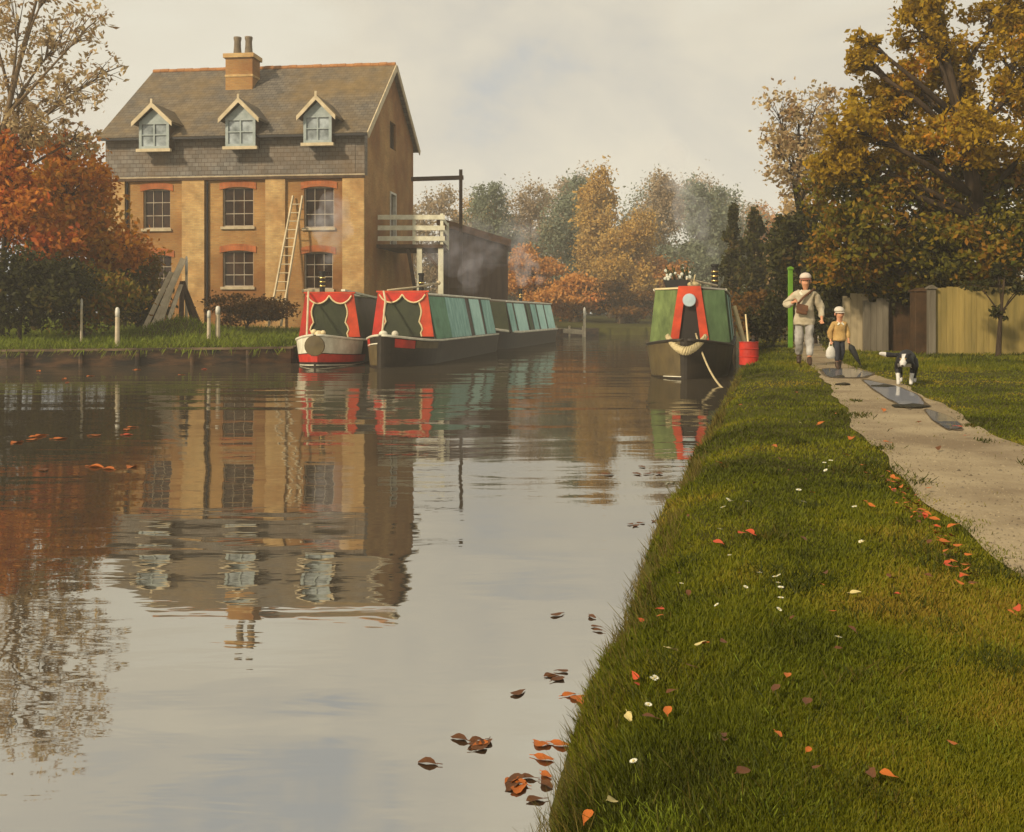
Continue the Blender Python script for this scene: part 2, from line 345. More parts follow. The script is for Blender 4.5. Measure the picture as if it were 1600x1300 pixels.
# left bank retaining boards
m_board = mat('dark wet piling', (0.095, 0.048, 0.020), (0.014, 0.010, 0.007), 1.4, 0.6, 0.03, 9, stretch=(1, 1, 3.5), ramp=(.4, .62), detail=10)
m_coping = mat('old coping timber', (0.20, 0.14, 0.08), (0.045, 0.03, 0.018), 1.2, 0.7, 0.01, 10)
wall = empty('canal_wall', (-14, 28.4, 0))
tag(wall, 'dark timber piling wall holding up the far grassy bank at the water', 'wall')
mb = MB(); mc = MB(); mp_ = MB()
for (x0, y0), (x1, y1) in zip(L_EDGE[1:9], L_EDGE[2:10]):
    a, b = Vector((x0 + 14, y0 - 28.4, 0)), Vector((x1 + 14, y1 - 28.4, 0)); d = (b - a).normalized(); n = Vector((d.y, -d.x, 0))
    mb.add([a + n*.02 + Vector((0,0,-.9)), b + n*.02 + Vector((0,0,-.9)), b + n*.02 + Vector((0,0,.46)), a + n*.02 + Vector((0,0,.46)),
            a - n*.1 + Vector((0,0,.46)), b - n*.1 + Vector((0,0,.46))], [(0,1,2,3), (3,2,5,4)])
    mc.beam(a + Vector((0,0,.47)) - n*.26, b + Vector((0,0,.47)) - n*.26, .66, .06)
    L_ = (b - a).length
    for k in range(int(L_ / 1.5)):
        q = a + d * (k*1.5 + 0.4) + n*.08
        if -6 < q.x < 22 and q.y < 20:
            mp_ = MB(); mp_.tube([q + Vector((0,0,-.5)), q + Vector((0,0,.40 + .05*random.random()))], .07, 8); mp_.build('pile', m_board, wall)
mb.build('piling', m_board, wall); mc.build('coping', m_coping, wall)

# ------------------------------------------------------------------ house
HX, HY, HA, HW, HD, HG = -18.76, 47.49, R(-7), 12.24, 10.0, 1.0
ca, sa = math.cos(R(7)), math.sin(R(7))
def fx(px):                       # facade x seen at a pixel column
    k = (px - 800) / FPX; return (k*HY - HX) / (ca + k*sa)
def fxd(px, y):                  # the same, y metres behind the facade
    k = (px - 800) / FPX; return (k*(HY + ca*y) - HX - sa*y) / (ca + k*sa)
def fz(py, x=6.0, y=0.0): return EYE + (HZ - py) / FPX * (HY - sa*x + ca*y) - HG
def gy_(px):                      # gable y seen at a pixel column
    k = (px - 800) / FPX; X0 = HX + ca*HW; Y0 = HY - sa*HW
    return (k*Y0 - X0) / (sa - k*ca)
m_brick = tilemat('yellow brick', ((0.47, 0.27, 0.085), (0.36, 0.185, 0.055)), (0.36, 0.25, 0.12), 0.225, 0.075, 0.010, 0.85, stain=(0.19, 0.075, 0.020), stain_scale=0.30, stain_amt=0.85)
m_brick2 = tilemat('pale brick', ((0.56, 0.38, 0.15), (0.46, 0.28, 0.10)), (0.42, 0.31, 0.17), 0.225, 0.075, 0.010, 0.85, stain=(0.32, 0.15, 0.045), stain_scale=0.35, stain_amt=0.55)
m_slate = tilemat('grey slate', ((0.155, 0.135, 0.105), (0.105, 0.092, 0.075)), (0.045, 0.04, 0.032), 0.30, 0.16, 0.012, 0.6, stain=(0.19, 0.125, 0.045), stain_scale=0.20, stain_amt=0.8, vec='x')
m_slate2 = tilemat('hung slate', ((0.20, 0.19, 0.17), (0.135, 0.125, 0.11)), (0.06, 0.05, 0.04), 0.30, 0.19, 0.012, 0.6, stain=(0.15, 0.095, 0.045), stain_scale=0.25, stain_amt=0.7)
m_ridge = mat('terracotta ridge', (0.42, 0.19, 0.06), (0.26, 0.11, 0.035), 2.0, 0.8, 0.01)
m_lintel = tilemat('red brick arch', ((0.46, 0.125, 0.03), (0.36, 0.095, 0.025)), (0.30, 0.16, 0.08), 0.075, 0.30, 0.008, 0.8, stain=(0.28, 0.09, 0.03))
m_stone = mat('sill stone', (0.52, 0.44, 0.29), (0.36, 0.29, 0.18), 3, 0.8, 0.005)
m_cream = mat('cream painted timber', (0.62, 0.52, 0.34), (0.44, 0.36, 0.22), 2.5, 0.6, 0.003)
m_white = mat('weathered white paint', (0.68, 0.66, 0.58), (0.48, 0.46, 0.38), 3, 0.55, 0.003)
m_sash = mat('aged sash paint', (0.46, 0.40, 0.30), (0.30, 0.24, 0.17), 3, 0.6, 0.003)
m_greywood = mat('blue grey painted wood', (0.36, 0.41, 0.40), (0.24, 0.29, 0.28), 3, 0.55, 0.003)
m_darkwood = mat('dark brown timber', (0.085, 0.045, 0.018), (0.04, 0.022, 0.01), 3, 0.7, 0.01, 14)
m_glass = mat('window glass', (0.055, 0.028, 0.014), (0.012, 0.009, 0.008), 1.1, 0.12, 0.01, 1.5, spec=.35)
m_skyglass = mat('dormer glass', (0.42, 0.48, 0.50), (0.10, 0.12, 0.12), 1.3, 0.1, spec=.6)  # pale mottling: sky reflection put into the pane colour
m_iron = mat('black iron', (0.022, 0.02, 0.02), (0.012, 0.012, 0.012), 4, 0.45, 0.002)
house = empty('brick_house', (HX, HY, HG), HA)
tag(house, 'tall yellow brick canal house with grey slate roof and three dormers', 'house')
zE, zB, zR, zRear = fz(276), fz(206), EYE + (HZ-107)/FPX*51.6 - HG, 9.35
wins = []
for (a, b, t, u) in [(224, 266, 294, 356), (348, 396, 293, 354), (475, 522, 294, 357)]: wins.append((fx(a), fx(b), fz(u), fz(t)))
for (a, b, t, u) in [(226, 268, 398, 452), (348, 396, 392, 448), (475, 520, 395, 452)]: wins.append((fx(a), fx(b), fz(u), fz(t)))
def wall_holes(mb, x0, x1, z0, z1, holes, y0, y1):
    xs = sorted({x0, x1, *[h[0] for h in holes], *[h[1] for h in holes]}); zs = sorted({z0, z1, *[h[2] for h in holes], *[h[3] for h in holes]})
    for i in range(len(xs) - 1):
        for j in range(len(zs) - 1):
            cx, cz = (xs[i] + xs[i+1]) / 2, (zs[j] + zs[j+1]) / 2
            if any(h[0] < cx < h[1] and h[2] < cz < h[3] for h in holes): continue
            if any(0 for h in holes): continue
            mb.box((xs[i], y0, zs[j]), (xs[i+1], y1, zs[j+1]))
mb = MB(); wall_holes(mb, 0, HW - 0.4, -0.6, zE, wins, 0, 0.4)
mb.box((0, .4, -.6), (.4, HD, zE)); mb.box((.4, HD - .4, -.6), (HW - .4, HD, zE)); mb.box((.4, .4, zE - .02), (HW - .4, HD - .4, zE))
mb.build('wall', m_brick, house)
# gable wall with two openings
gd = (gy_(604), gy_(623)); gd = (sum(gd)/2 - .62, sum(gd)/2 + .62)
doorz = (3.85, 6.55); gwz = (fz(232, HW, 5), fz(190, HW, 5))
def gable_poly(): return [(0, -.6), (HD, -.6), (HD, zRear + .25), (HD/2, zR - .12), (0, zB)]
mb = MB()
P = gable_poly(); cut = [0, gd[0], gd[1], HD]
def ztop(y): return np.interp(y, [0, HD/2, HD], [zB, zR - .12, zRear + .25])
xs0, xs1 = HW - .4, HW
mb.prism([(0, -.6), (gd[0], -.6), (gd[0], ztop(gd[0])), (0, ztop(0))], 'x', xs0, xs1)
ys = [gd[1], HD]
mb.prism([(gd[1], -.6), (HD, -.6), (HD, ztop(HD)), (gd[1], ztop(gd[1]))], 'x', xs0, xs1)
mb.prism([(gd[0], -.6), (gd[1], -.6), (gd[1], doorz[0]), (gd[0], doorz[0])], 'x', xs0, xs1)
mb.prism([(gd[0], doorz[1]), (gd[1], doorz[1]), (gd[1], gwz[0]), (gd[0], gwz[0])], 'x', xs0, xs1)
tp = [(gd[0], gwz[1]), (gd[1], gwz[1]), (gd[1], ztop(gd[1]))] + ([(HD/2, zR - .12)] if gd[0] < HD/2 < gd[1] else []) + [(gd[0], ztop(gd[0]))]
mb.prism(tp, 'x', xs0, xs1)
mb.build('gable_wall', m_brick, house)
# left gable (closed)
mb = MB(); mb.prism([(0, zE), (HD, zE), (HD, zRear + .25), (HD/2, zR - .12), (0, zB)], 'x', 0, .4); mb.build('gable_wall', m_brick, house)
# pilasters and corbel band
pil = [(fx(168) , fx(197)), (fx(286), fx(321)), (fx(416), fx(447)), (fx(536), HW)]
for a, b in pil:
    mb = MB(); mb.box((a, -.13, -.6), (b, -.003, zE - .16)); mb.build('pilaster', m_brick2, house, bevel=.012)
mb = MB(); mb.box((-.02, -.16, zE - .157), (HW, -.003, zE - .03)); mb.build('corbel_band', m_darkwood, house)
for a in (fx(198), fx(323)):
    mb = MB(); mb.tube([(a + .06, -.07, .2), (a + .06, -.07, zE - .2)], .05, 8); mb.build('drainpipe', m_iron, house)
# slate hung storey
mb = MB(); mb.box((-.03, -.12, zE - .02), (HW - .41, .40, zB)); mb.prism([(-.1, zE - .02), (.42, zE - .02), (.42, zB - .02), (-.1, zB - .02)], 'x', HW - .41, HW + .012)
mb.build('slate_hanging', m_slate2, house)
mb = MB(); mb.box((-.06, -.155, zE - .05), (HW + .03, -.122, zE + .02)); mb.build('slate_drip', m_stone, house)
# roof
def slab(y0, z0, y1, z1, x0, x1, t):
    n = Vector((0, -(z1 - z0), (y1 - y0))).normalized(); n = n if n.z > 0 else -n
    return [(x0,y0,z0), (x1,y0,z0), (x1,y1,z1), (x0,y1,z1)], n * t
def add_slab(mb, *a):
    q, n = slab(*a); q = [Vector(p) for p in q]
    mb.add(q + [p + n for p in q], [(0,3,2,1), (4,5,6,7), (0,1,5,4), (1,2,6,5), (2,3,7,6), (3,0,4,7)])
sl = (zR - .12 - zB) / (HD/2); ov = .48
mb = MB(); add_slab(mb, -ov, zB - sl*ov + .03, HD/2, zR - .10, -.22, HW + .25, .13)
sl2 = (zR - .12 - zRear - .25) / (HD/2)
add_slab(mb, HD/2 + .004, zR - .10, HD + .45, zRear + .28 - sl2*.45, -.22, HW + .25, .13)
roof = mb.build('roof', m_slate, house)
mb = MB()
for k in range(30):
    a = -.2 + k * (HW + .43) / 30; mb.tube([(a, HD/2, zR + .02 + .012*math.sin(k*2.3)), (a + (HW + .43)/30 - .015, HD/2, zR + .025 + .012*math.sin(k*2.3))], .14, 8)
mb.build('ridge_tile', m_ridge, house)
mb = MB(); mb.beam((-.22, -ov - .03, zB - sl*ov + .05), (HW + .25, -ov - .03, zB - sl*ov + .05), .09, .10); mb.build('gutter', m_iron, house)
for (ya, za, yb, zb) in [(-ov, zB - sl*ov, HD/2 - .02, zR - .13), (HD + .45, zRear + .24 - sl2*.45, HD/2 + .02, zR - .13)]:
    mb = MB(); mb.beam((HW + .275, ya, za + .02), (HW + .275, yb, zb + .02), .05, .30); mb.build('bargeboard', m_cream if ya < 0 else m_stone, house)
# windows
def window(x0, x1, z0, z1, arch=True, glass=None, light=None, rows=3, cols_=2):
    g = MB(); g.box((x0, .17, z0), (x1, .20, z1)); w = g.build('window', glass or m_glass, house)
    f = MB(); t = .055
    f.box((x0, .10, z0), (x0 + t, .168, z1)); f.box((x1 - t, .10, z0), (x1, .168, z1)); f.box((x0 + t, .10, z0), (x1 - t, .168, z0 + t)); f.box((x0 + t, .10, z1 - t), (x1 - t, .168, z1))
    for c in range(1, cols_ + 1):
        a = x0 + (x1 - x0) * c / (cols_ + 1); f.box((a - .011, .125, z0 + t), (a + .011, .166, z1 - t))
    for r in range(1, rows):
        b = z0 + (z1 - z0) * r / rows; f.box((x0 + t, .128, b - .017), (x1 - t, .164, b + .017))
    f.build('window_frame', m_sash, w)
    s = MB(); s.box((x0 - .08, -.09, z0 - .13), (x1 + .08, .10, z0 - .003)); s.build('sill', m_stone, w, bevel=.01)
    if arch:
        cx, hw = (x0 + x1)/2, (x1 - x0)/2 + .14; P = []
        for k in range(11):
            u = -hw + 2*hw*k/10; P.append((cx + u, z1 - .10 + .12*(1 - (u/hw)**2)))
        Q = [(p[0], p[1] + .30) for p in P][::-1]
        a = MB(); a.prism(P + Q, 'y', -.035, .09); a.build('brick_arch', m_lintel, w)
    return w
for w_ in wins: window(*w_)
# gable window and door
cy = sum(gd)/2
g = MB(); g.box((HW - .2, gd[0], gwz[0]), (HW - .17, gd[1], gwz[1])); w = g.build('window', m_glass, house)
f = MB(); f.box((HW - .16, gd[0], gwz[0]), (HW - .1, gd[0] + .08, gwz[1])); f.box((HW - .16, gd[1] - .08, gwz[0]), (HW - .1, gd[1], gwz[1])); f.box((HW - .16, cy - .03, gwz[0]), (HW - .11, cy + .03, gwz[1])); f.build('window_frame', m_darkwood, w)
g = MB(); g.box((HW - .2, gd[0] + .1, doorz[0]), (HW - .15, gd[1] - .1, doorz[1] - .1)); dr = g.build('door', m_darkwood, house)
f = MB(); f.box((HW - .14, gd[0], doorz[0]), (HW + .05, gd[0] + .1, doorz[1])); f.box((HW - .14, gd[1] - .1, doorz[0]), (HW + .05, gd[1], doorz[1])); f.box((HW - .14, gd[0] + .1, doorz[1] - .1), (HW + .05, gd[1] - .1, doorz[1])); f.build('door_frame', m_white, dr)
k_ = MB(); k_.ball((HW - .12, gd[0] + .24, doorz[0] + 1.0), .04); k_.build('handle', m_iron, dr)
# dormers
def dormer(px0, px1, pt, pb):
    x0, x1 = fxd(px0, -.7), fxd(px1, -.7); cx = (x0 + x1)/2; zb = fz(pb); ze = zb + (fz(pt) - zb)*.62; zt = fz(pt); yf = -.70
    def yroof(z): return max(.3, (z - zB) / sl + .02)
    d = MB()      # cheeks
    for xa, xb in ((x0, x0 + .08), (x1 - .08, x1)):
        d.prism([(yf + .02, zb), (-.125, zb), (-.125, zB - .1), (yroof(ze), ze), (yf + .02, ze)], 'x', xa, xb)
    d.prism([(x0 + .08, ze - .02), (x1 - .08, ze - .02), (cx, zt - .18)], 'y', yf + .03, yf + .09)
    dm = d.build('dormer', m_darkwood, house)
    g = MB(); g.box((x0 + .09, yf + .07, zb + .06), (x1 - .09, yf + .095, ze - .02)); g.build('pane', m_skyglass, dm)
    f = MB()
    f.box((x0, yf, zb), (x0 + .13, yf + .066, ze)); f.box((x1 - .13, yf, zb), (x1, yf + .066, ze)); f.box((x0 + .13, yf, zb), (x1 - .13, yf + .066, zb + .12))
    f.box((x0 + .13, yf, ze - .1), (x1 - .13, yf + .066, ze)); f.box((cx - .035, yf + .01, zb + .12), (cx + .035, yf + .062, ze - .1)); f.box((x0 + .13, yf + .012, (zb + ze)/2), (x1 - .13, yf + .06, (zb + ze)/2 + .05))
    f.prism([(x0, ze + .002), (x1, ze + .002), (cx, zt - .16)], 'y', yf, yf + .026); f.build('window_frame', m_greywood, dm)
    s = MB(); s.box((x0 - .1, yf - .1, zb - .14), (x1 + .1, yf + .08, zb - .003)); s.build('sill', m_cream, dm)
    r = MB(); oh = .24; sx_ = (zt - ze + .02) / (cx - x0)
    for sg in (-1, 1):
        xe = cx + sg * ((x1 - x0)/2 + oh); zee = zt - sx_ * ((x1 - x0)/2 + oh) * .85
        q = [(cx, yf - .22, zt), (xe, yf - .22, zee), (xe, yroof(zee), zee), (cx, yroof(zt), zt)]
        q = [Vector(p) for p in q]; n = Vector((sg*.05, 0, .09))
        r.add(q + [p + n for p in q], [(0,1,2,3), (7,6,5,4), (0,4,5,1), (1,5,6,2), (2,6,7,3), (3,7,4,0)])
    r.build('dormer_roof', m_slate, dm)
    b = MB()
    for sg in (-1, 1):
        xe = cx + sg * ((x1 - x0)/2 + oh); zee = zt - sx_ * ((x1 - x0)/2 + oh) * .85
        b.beam((cx, yf - .245, zt + .0), (xe, yf - .245, zee), .05, .17, up=(0, 1, 0.01)) if False else b.add(
            [(cx, yf - .27, zt - .12), (xe, yf - .27, zee - .12), (xe, yf - .27, zee + .09), (cx, yf - .27, zt + .11), (cx, yf - .222, zt - .12), (xe, yf - .222, zee - .12), (xe, yf - .222, zee + .09), (cx, yf - .222, zt + .11)],
            [(0,1,2,3), (7,6,5,4), (0,4,5,1), (1,5,6,2), (2,6,7,3), (3,7,4,0)])
    b.box((cx - .05, yf - .275, zt - .02), (cx + .05, yf - .215, zt + .26))
    b.build('bargeboard', m_cream, dm)
dormer(217, 264, 167, 234); dormer(352, 399, 163, 233); dormer(474, 518, 162, 230)
# chimney
yc = 3.55; x0, x1 = fxd(353, yc - .4), fxd(395, yc - .4); zc = EYE + (HZ - 86)/FPX*(HY - sa*6 + ca*yc) - HG
mb = MB(); mb.box((x0, yc - .45, zB + sl*(yc - .5) - .1), (x1, yc + .55, zc - .22)); chim = mb.build('chimney', m_brick, house)
mb = MB(); mb.box((x0 - .1, yc - .55, zc - .217), (x1 + .1, yc + .65, zc)); mb.build('cap', m_brick2, chim, bevel=.02)
mb = MB(); mb.box((x0 - .03, yc - .48, zc - 1.15), (x1 + .03, yc + .58, zc - 1.03)); mb.build('string_course', m_brick2, chim, bevel=.02)
for k in (.3, .72):
    mb = MB(); mb.lathe([(.17, 0), (.2, .1), (.17, .45), (.16, .7), (.19, .82), (.19, .92), (.12, .93)], (x0 + (x1 - x0)*k, yc + .05, zc + .002), 14)
    mb.build('chimney_pot', mat('clay pot', (0.20, 0.155, 0.10), (0.11, 0.085, 0.055), 3, .8), chim, smooth=True)

# ladder leaning on the facade
def hpt(x, y, z): return Vector((HX + ca*x + sa*y, HY - sa*x + ca*y, HG + z))
la, lb = hpt(fx(450), -1.7, -.05), hpt(fx(467), -.14, fz(308))
ld = empty('ladder', la); tag(ld, 'pale wooden ladder leaning against the brick house facade', 'ladder')
dv = lb - la; side = Vector((ca, -sa, 0)) * .28
mb = MB(); mb.beam(-side, dv - side*.8, .07, .09); mb.build('rail', m_cream, ld)
mb = MB(); mb.beam(side, dv + side*.8, .07, .09); mb.build('rail', m_cream, ld)
n = 15
for k in range(1, n):
    t = k / n; q = dv * t; s_ = side * (1 - .2*t); mb = MB(); mb.tube([q - s_, q + s_], .025, 6); mb.build('rung', m_cream, ld)

# balcony beside the gable
bz = 4.75; bx1, by0, by1 = -3.25, 48.0, 52.5
bal = empty('balcony', (-5.8, by0, 1.0)); tag(bal, 'raised timber balcony with pale board railings beside the house gable', 'balcony')
def bp(x, y, z): return (x + 5.8, y - by0, z - 1.0)
m_rail = mat('pale railing boards', (0.74, 0.72, 0.56), (0.54, 0.51, 0.37), 3, .65, .004)
def gwx(y): return HX + ca*HW + sa*((y - (HY - sa*HW)) / ca) + .02
mb = MB(); q = [(gwx(by0), by0), (bx1, by0), (bx1, by1), (gwx(by1), by1)]
mb.prism([(a + 5.8, b - by0) for a, b in q], 'z', bz - 1.0 - .16, bz - 1.0); mb.build('deck', m_darkwood, bal)
for z in (5.02, 5.52, 6.02):
    mb = MB(); mb.beam(bp(gwx(by0) + .05, by0 + .03, z), bp(bx1 + .1, by0 + .03, z), .045, .22); mb.build('rail', m_rail, bal)
    mb = MB(); mb.beam(bp(bx1 - .04, by0 + .08, z), bp(bx1 - .04, by1, z), .045, .17); mb.build('rail', m_rail, bal)
for x, y, zt in [(bx1 - .05, by0 + .1, 6.2), (bx1 - .05, by1 - .05, 6.15), (-4.6, by0 + .1, 6.1)]:
    mb = MB(); mb.box((x + 5.8 - .07, y - by0 - .03, bz - 1), (x + 5.8 + .07, y - by0 + .1, zt - 1)); mb.build('railing_post', m_rail, bal)
for x, y in [(bx1 - .1, by0 + .15), (-4.35, by0 + .15), (bx1 - .1, by1 - .15)]:
    mb = MB(); mb.box((x + 5.8 - .12, y - by0 - .08, -1.2), (x + 5.8 + .12, y - by0 + .12, bz - 1.165)); mb.build('post', m_rail if x < -4 or y < 49 else m_darkwood, bal)
mb = MB(); mb.beam(bp(-4.9, by0 + .3, bz - .2), bp(-4.5, by0 + .3, 2.2), .16); mb.build('brace', m_darkwood, bal)
mb = MB(); mb.beam(bp(-3.45, by0 + .3, 3.6), bp(-4.2, by0 + .3, bz - .2), .12); mb.build('brace', m_darkwood, bal)

# goods store behind the balcony
m_shed = mat('brown weather boards', (0.125, 0.08, 0.055), (0.07, 0.045, 0.035), .8, .8, .015, 8, stretch=(6, 6, .5))
m_rust = mat('rust brown roof sheets', (0.22, 0.10, 0.035), (0.10, 0.05, 0.02), 1.6, .75, .02, 8)
sx0, sx1, sy0, sy1 = -4.2, -.25, 60.0, 65.0
shed = empty('timber_shed', (sx0, sy0, 1.0)); tag(shed, 'brown timber shed with a sloping rust brown roof behind moored boats', 'shed')
mb = MB(); mb.prism([(0, -.8), (sx1 - sx0, -.8), (sx1 - sx0, 4.45), (0, 5.65)], 'y', 0, sy1 - sy0); mb.build('wall', m_shed, shed)
mb = MB(); q = [(-.2, 5.72), (sx1 - sx0 + .2, 4.40)]; mb.prism([q[0], q[1], (q[1][0], q[1][1] + .42), (q[0][0], q[0][1] + .42)], 'y', -.35, sy1 - sy0 + .3); mb.build('roof', m_rust, shed)
mb = MB(); mb.box((2.5, -.06, 3.4), (3.9, -.005, 4.3)); mb.build('hatch', m_darkwood, shed)
mb = MB(); mb.box((.5, -.06, -.7), (1.9, -.005, 2.0)); mb.build('door', m_darkwood, shed)
# hoist frame
hp = at(720, 265, 55.5)
hf = empty('hoist_frame', (hp.x, hp.y, 1.0)); tag(hf, 'bare dark timber post and beam frame rising above the shed', 'frame')
mb = MB(); mb.box((-.09, -.09, -.8), (.09, .09, hp.z - 1)); mb.build('post', m_darkwood, hf)
bz2 = EYE + (HZ - 278)/FPX*55.5 - 1
mb = MB(); mb.beam((-2.75, 0, bz2 - .07), (.15, 0, bz2 + .02), .16, .22); mb.build('beam', m_darkwood, hf)

# planks leaning together
pc = at(262, 500, 36.5); pz = gz(pc.x, pc.y)
m_plank = mat('silvery old planks', (0.66, 0.57, 0.41), (0.40, 0.33, 0.22), 2, .8, .01, 9)
for i, (a, b, w, lab) in enumerate([((222, 508), (268, 425), .17, 'pale weathered plank, lowest and leftmost of the leaning pile'), ((236, 505), (287, 404), .22, 'longest grey plank with rounded top in the leaning pile'),
                     ((247, 503), (276, 424), .17, 'grey plank in the middle of the leaning timber pile'), ((259, 500), (283, 445), .14, 'short pale plank at the right of the leaning pile')]):
    A = at(*a, 36.2 - i*.1); B = at(*b, 37.0 + i*.12); A.z = gz(A.x, A.y) - .02
    o = empty('plank', A); mb = MB(); mb.beam((0, 0, 0), B - A, w, .06, up=(0, 1, 0)); q = mb.build('plank', m_plank, bevel=.012); q.location = A; bpy.data.objects.remove(o)
    tag(q, lab, 'plank', 'planks leaning by the house')
aw = at(285, 440, 37.5); A0 = Vector((aw.x, 37.5, gz(aw.x, 37.5)))
fr = empty('timber_trestle', A0); tag(fr, 'dark timber trestle behind the leaning planks', 'trestle')
for dx, dy in ((-.7, -.15), (.75, .1), (.35, .7), (.1, -.5)):
    mb = MB(); mb.beam((dx, dy, -.1), (0, 0, aw.z - A0.z), .16, .14); mb.build('leg', m_darkwood, fr)
# mooring posts on the far bank
for px, pt, pb, d, w, lab in [(183, 480, 536, 30.0, .12, 'white topped mooring post, leftmost on the far grassy bank'), (326, 485, 527, 32.6, .11, 'slim white post beside a thicker one on the far bank'),
                     (340, 478, 525, 32.8, .14, 'thicker pale post with rounded top on the far bank'), (913, 480, 522, 66, .16, 'pale post far off on the end bank of the canal'), (291, 400, 470, 40, .10, 'thin white pole standing behind the leaning planks'), (127, 466, 500, 31.5, .07, 'thin white stake under the dark bushes')]:
    p = at(px, pb, d); z0 = gz(p.x, p.y); zt = at(px, pt, d).z
    o = empty('mooring_post', (p.x, p.y, z0)); tag(o, lab, 'post')
    mb = MB(); mb.tube([(0, 0, -.3), (0.01, 0, (zt - z0)*.75)], [w*.6, w*.5], 9); mb.build('post', m_plank, o)
    mb = MB(); mb.lathe([(w*.52, 0), (w*.55, (zt - z0)*.13), (w*.45, (zt - z0)*.22), (w*.15, (zt - z0)*.25)], (.01, 0, (zt - z0)*.75), 9); mb.build('cap', m_white, o, smooth=True)
p0, p1 = at(868, 516, 68.5), at(912, 519, 67.5)
mb = MB(); mb.beam((0, 0, 0), p1 - p0, .1, .3)
for t in (.02, .5, .98): q = (p1 - p0) * t; mb.box((q.x - .06, q.y + .052, -1.0), (q.x + .06, q.y + .16, .3))
o = mb.build('bank_fence', m_plank); o.location = p0; tag(o, 'low pale wooden rail along the far end of the canal', 'fence')
# green post on the towpath
gp = at(1235, 531, 30.0); zz = gz(gp.x, gp.y)
o = empty('marker_post', (gp.x, gp.y, zz)); tag(o, 'bright lime green post standing behind the adult walker', 'post')
h = at(1235, 421, 30).z - zz
mg = mat('lime green paint', (0.17, 0.38, 0.03), (0.11, 0.26, 0.02), 5, .5)
mb = MB(); mb.box((-.065, -.05, -.3), (.065, .05, h)); mb.build('post', mg, o, bevel=.015)
mb = MB(); mb.prism([(-.078, h), (.078, h), (.078, h + .05), (0, h + .09), (-.078, h + .05)], 'y', -.075, .075); mb.build('cap', mg, o)

# ------------------------------------------------------------------ narrowboats
m_hull = mat('black hull blacking', (0.030, 0.022, 0.014), (0.014, 0.011, 0.008), 2.0, 0.45, 0.006, 9, stretch=(1, .3, 2))
m_olive = mat('olive bow paint and lit side', (0.115, 0.085, 0.035), (0.07, 0.052, 0.024), 2.5, 0.5, 0.004)
m_red = mat('signal red paint', (0.54, 0.030, 0.014), (0.30, 0.020, 0.012), 2.2, 0.5, 0.003)
m_redo = mat('orange red paint', (0.58, 0.062, 0.018), (0.32, 0.035, 0.013), 2.2, 0.5, 0.003)
m_bgreen = mat('dark green board', (0.032, 0.040, 0.016), (0.02, 0.026, 0.012), 3, 0.5, 0.003)
m_litgreen = mat('lit green canvas', (0.20, 0.27, 0.085), (0.075, 0.11, 0.035), 1.6, 0.65, 0.02, 5, stretch=(2.2, 2.2, .8))
m_mdgreen = mat('mid green canvas', (0.070, 0.125, 0.05), (0.030, 0.06, 0.022), 1.6, 0.65, 0.02, 5, stretch=(2.2, 2.2, .8))
m_cloth = mat('blue green side cloth', (0.36, 0.62, 0.55), (0.18, 0.38, 0.33), 1.6, 0.7, 0.02, 4, stretch=(1, 3, 1))
m_teal = mat('pale teal cloth', (0.52, 0.80, 0.72), (0.36, 0.64, 0.57), 2.0, 0.6, 0.012, 5)
m_sea = mat('sea green canvas', (0.15, 0.34, 0.21), (0.09, 0.22, 0.13), 2.0, 0.65, 0.012, 5)
m_cabin = mat('dark brown cabin side', (0.065, 0.042, 0.026), (0.035, 0.024, 0.016), 1.5, 0.5, 0.004)
m_trim = mat('cream trim paint', (0.72, 0.60, 0.34), (0.58, 0.46, 0.25), 5, 0.5, 0.002)
m_wht = mat('white hull paint', (0.70, 0.68, 0.55), (0.50, 0.47, 0.36), 3, 0.5, 0.003)
m_roofp = mat('grey roof paint', (0.22, 0.21, 0.18), (0.14, 0.13, 0.11), 2, 0.6, 0.004)
m_brass = mat('polished brass', (0.80, 0.56, 0.20), (0.62, 0.42, 0.14), 6, 0.25, metal=1.0)
m_rope = mat('pale rope', (0.56, 0.47, 0.27), (0.36, 0.29, 0.15), 18, 0.9, 0.006, 60)
